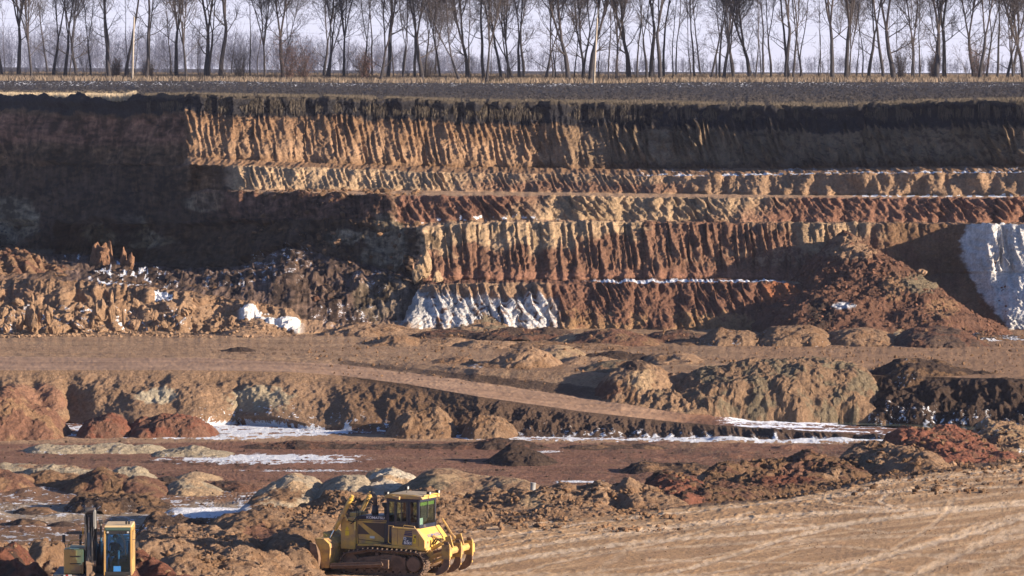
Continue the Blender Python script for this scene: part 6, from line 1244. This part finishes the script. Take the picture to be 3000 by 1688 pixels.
    m = MB(); m.tube([(Xp(352), yf + .05, zt - .15), (Xp(371), yf + .06, Zp(1602))], .012, 5); m.tube([(Xp(358), yf + .05, zt - .15), (Xp(368), yf + .06, Zp(1587))], .010, 5); m.tube([(Xp(366), yf + .06, Zp(1595)), (Xp(370), yf + .06, Zp(1624))], .016, 5); child(m, 'wiper', BLACK, K_)
    m = MB(); m.box((Xp(344), yf - .03, Zp(1664)), (.26, .006, .19)); child(m, 'paper_notice', mat('white_paper', (.55, .57, .60), .8), K_)
    m = MB(); m.box((xm, yb + .06, zb + .50), (w_ - .1, .03, .98)); m.box((xm, yb + .06, zt - .22), (w_ - .1, .03, .30)); m.box((xm, (yf + yb) / 2, zb + .08), (w_ - .1, yf - yb - .1, .03)); [m.box((xm + q * (w_ / 2 - .06), (yf + yb) / 2 - .05, zb + .34), (.02, yf - yb - .2, .62)) for q in (-1, 1)]; [m.box((xm + q * (w_ / 2 - .06), yy, (zb + zt) / 2), (.03, .12, zt - zb - .1)) for q in (-1, 1) for yy in (yb + .1, .1)]; m.box((xm, (yf + yb) / 2, zt - .13), (w_ - .1, yf - yb - .1, .03)); child(m, 'cab_lining', mat('blue_black_lining', (.012, .050, .095), .7), K_)
    m = MB(); m.box((xm, -.35, zb + .42), (.5, .5, .14)); m.box((xm, -.58, zb + .78), (.5, .12, .66)); m.box((xm, -.58, zb + 1.15), (.26, .1, .14)); child(m, 'seat', mat('seat_cloth', (.02, .035, .05), .9), K_, bevel=.04)
    m = MB(); m.tube([(Xp(346), .62, zb + .05), (Xp(346), .52, zb + .80)], .035, 8); m.tube([(Xp(346), .52, zb + .80), (Xp(346), .50, zb + .82)], .05, 8); cl = child(m, 'steering_column', GREYP, K_)
    m = MB(); cxs = Xp(347); m.tube([(cxs + .17 * math.cos(a), .50 + .06 * math.sin(a), zb + .83 + .10 * math.sin(a)) for a in np.linspace(0, 2 * math.pi, 17)], .014, 5); child(m, 'steering_wheel', BLACK, cl)
    for c_ in (Xp(369), Xp(377)): m = MB(); m.box((c_, .6, zt + .14), (.07, .08, .10)); m.tube([(c_, .6, zt + .04), (c_, .6, zt + .12)], .012, 5); child(m, 'roof_light', BLACK, rf, bevel=.015)
    m = MB(); m.box((Xp(400), .75, Zp(1595)), (.12, .05, .22)); m.tube([(Xp(388), .8, Zp(1580)), (Xp(398), .76, Zp(1580))], .012, 5); child(m, 'mirror', CHAR, E, bevel=.015)
    m = MB(); m.tube([(Xp(388), .6, Zp(1560)), (Xp(388), .62, Zp(1680))], .03, 6); m.tube([(Xp(388.5), -.2, Zp(1560)), (Xp(388.5), -.2, Zp(1680))], .03, 6); child(m, 'door_rail', YEL2, K_)
    for px_, mt, nm_ in ((189, LENS, 'front_light'), (196, REDL, 'tail_lens'), (372, REDL, 'tail_lens'), (377, LENS, 'front_light')):
        m = MB(); m.box((Xp(px_), .72, Zp(1685)), (.07, .03, .05)); child(m, nm_, mt, E)
    m = MB(); m.box((Xp(205), .72, Zp(1685)), (.13, .02, .06)); m.box((Xp(360), .72, Zp(1684)), (.18, .02, .04)); child(m, 'number_plate', LENS, E)
    return E, xm, zb, Xp, Zp
EXC, exm, ezb, Xp, Zp = excavator()

# operator in the excavator cab
def person():
    root = empty('person', EXC.location, EXC.rotation_euler.z, 'person in dark jacket and sunglasses seated at the wheel inside the excavator cab', 'person')
    z = ezb + .50; x0 = Xp(333); y = -.20
    J = {'pelvis': (x0, y, z), 'belly': (x0, y - .02, z + .20), 'chest': (x0, y - .03, z + .40), 'neck': (x0, y, z + .54), 'head0': (x0, y + .02, z + .62),
         'shl': (x0 + .18, y - .02, z + .46), 'ell': (x0 + .25, y + .12, z + .22), 'wrl': (x0 + .10, y + .40, z + .26), 'shr': (x0 - .18, y - .02, z + .46), 'elr': (x0 - .25, y + .12, z + .24), 'wrr': (Xp(347) - .05, y + .55, z + .40),
         'hil': (x0 + .10, y + .02, z - .02), 'knl': (x0 + .14, y + .46, z + .03), 'anl': (x0 + .13, y + .58, z - .38), 'tol': (x0 + .13, y + .76, z - .42), 'hir': (x0 - .10, y + .02, z - .02), 'knr': (x0 - .14, y + .46, z + .03), 'anr': (x0 - .13, y + .58, z - .38), 'tor': (x0 - .13, y + .76, z - .42)}
    Rr = {'pelvis': .15, 'belly': .14, 'chest': .155, 'neck': .055, 'head0': .06, 'shl': .075, 'ell': .05, 'wrl': .035, 'shr': .075, 'elr': .05, 'wrr': .035, 'hil': .10, 'knl': .07, 'anl': .045, 'tol': .04, 'hir': .10, 'knr': .07, 'anr': .045, 'tor': .04}
    E_ = [('pelvis', 'belly'), ('belly', 'chest'), ('chest', 'neck'), ('neck', 'head0'), ('chest', 'shl'), ('shl', 'ell'), ('ell', 'wrl'), ('chest', 'shr'), ('shr', 'elr'), ('elr', 'wrr'), ('pelvis', 'hil'), ('hil', 'knl'), ('knl', 'anl'), ('anl', 'tol'), ('pelvis', 'hir'), ('hir', 'knr'), ('knr', 'anr'), ('anr', 'tor')]
    V = []; idx = {}; ed = []; rad = []
    for k, v in J.items(): idx[k] = len(V); V.append(v); rad.append(Rr[k])
    ed = [(idx[a], idx[b]) for a, b in E_]
    # head chain
    hx, hy, hz_ = J['head0']; hs = [(0, .03, .05, .078), (0, .03, .11, .098), (0, .02, .17, .092), (0, .01, .215, .055)]; prev = idx['head0']
    for dx, dy, dz, r in hs: V.append((hx + dx, hy + dy, hz_ + dz)); rad.append(r); ed.append((prev, len(V) - 1)); prev = len(V) - 1
    # hands: palm and five fingers each
    for side, wr in ((1, 'wrl'), (-1, 'wrr')):
        w0 = Vector(J[wr]); V.append(tuple(w0 + Vector((0, .07, .01)))); rad.append(.034); ed.append((idx[wr], len(V) - 1)); pm = len(V) - 1
        for k, (dx, ln) in enumerate(((-.030, .065), (-.010, .075), (.010, .072), (.030, .058))):
            a = Vector(V[pm]) + Vector((dx, .035, .005)); b = a + Vector((0, ln * .6, -.01)); c = b + Vector((0, ln * .15, -.04))
            for q in (a, b, c): V.append(tuple(q)); rad.append(.010)
            n = len(V); ed += [(pm, n - 3), (n - 3, n - 2), (n - 2, n - 1)]
        a = w0 + Vector((-side * .04, .06, .02)); b = a + Vector((-side * .02, .04, .0)); V.append(tuple(a)); rad.append(.012); V.append(tuple(b)); rad.append(.010); ed += [(pm, len(V) - 2), (len(V) - 2, len(V) - 1)]
    me = bpy.data.meshes.new('body'); me.from_pydata(V, ed, []); o = bpy.data.objects.new('body', me); COL.objects.link(o)
    sk = o.modifiers.new('s', 'SKIN'); o.modifiers.new('b', 'SUBSURF').levels = 1
    for i, v in enumerate(me.skin_vertices[0].data): v.radius = (rad[i], rad[i]); v.use_root = (i == 0)
    dg = bpy.context.evaluated_depsgraph_get(); bpy.context.view_layer.update(); m2 = bpy.data.meshes.new_from_object(o.evaluated_get(dg)); bpy.data.objects.remove(o)
    skin = mat('skin', (.55, .33, .24), .6); cloth = mat('dark_jacket', (.012, .018, .035), .9, noise=.2); m2.materials.clear(); m2.materials.append(cloth); m2.materials.append(skin)
    for p in m2.polygons:
        c = p.center
        if c.z > J['neck'][2] + .02 or any((c - Vector(J[w_])).dot(Vector((0, 1, 0))) > .02 and (c - Vector(J[w_])).length < .2 and c.y > J[w_][1] for w_ in ('wrl', 'wrr')): p.material_index = 1
        p.use_smooth = True
    b = bpy.data.objects.new('body', m2); COL.objects.link(b); b.parent = root
    H = Vector((hx, hy + .03, hz_ + .11))
    m = MB(); m.tube([H + Vector((0, -.02, .03)), H + Vector((0, -.015, .075)), H + Vector((0, -.01, .12))], [.105, .095, .03], 12); child(m, 'hair', mat('dark_hair', (.012, .010, .009), .8), root, smooth=True)
    m = MB(); m.box(H + Vector((0, .095, .015)), (.14, .03, .035)); m.tube([H + Vector((.075, .09, .02)), H + Vector((.095, -.02, .02))], .006, 4); m.tube([H + Vector((-.075, .09, .02)), H + Vector((-.095, -.02, .02))], .006, 4); child(m, 'sunglasses', BLACK, root, bevel=.008)
    m = MB(); m.prism([(-.012, -.03), (.012, -.03), (.006, .01), (-.006, .01)], 0, .025, 'y'); [v.__iadd__(np.array(H + Vector((0, .09, 0)))) for v in m.V]; m.tube([H + Vector((-.025, .093, -.055)), H + Vector((.025, .093, -.055))], .006, 5); child(m, 'face', skin, root)
    m = MB(); [m.tube([H + Vector((q * .095, 0, -.02)), H + Vector((q * .10, -.005, .02))], .014, 6) for q in (-1, 1)]; child(m, 'ears', skin, root)
person()
print('machines', round(time.time() - T0, 1))
#==SECTION5==
# ------------------------------------------------------------------ air
def haze(density):
    m = bpy.data.materials.new('air'); m.use_nodes = True; t = m.node_tree; t.nodes.clear()
    o = t.nodes.new('ShaderNodeOutputMaterial'); v = t.nodes.new('ShaderNodeVolumePrincipled')
    v.inputs['Color'].default_value = (.78, .80, 1.0, 1); v.inputs['Density'].default_value = density; v.inputs['Anisotropy'].default_value = .0
    t.links.new(v.outputs[0], o.inputs['Volume'])
    x, y0, y1, z0, z1 = 2600, -60, 9400, -8, 60
    V = [(sx, sy, sz) for sz in (z0, z1) for sy in (y0, y1) for sx in (-x, x)]
    Fc = [(0, 2, 3, 1), (4, 5, 7, 6), (0, 1, 5, 4), (2, 6, 7, 3), (0, 4, 6, 2), (1, 3, 7, 5)]
    o = np_mesh('haze', V, Fc, m, smooth=False); tag(o, 'thin pale winter haze filling the air over the quarry', 'haze', kind='stuff'); return o
haze(.000042)
print('done', round(time.time() - T0, 1))
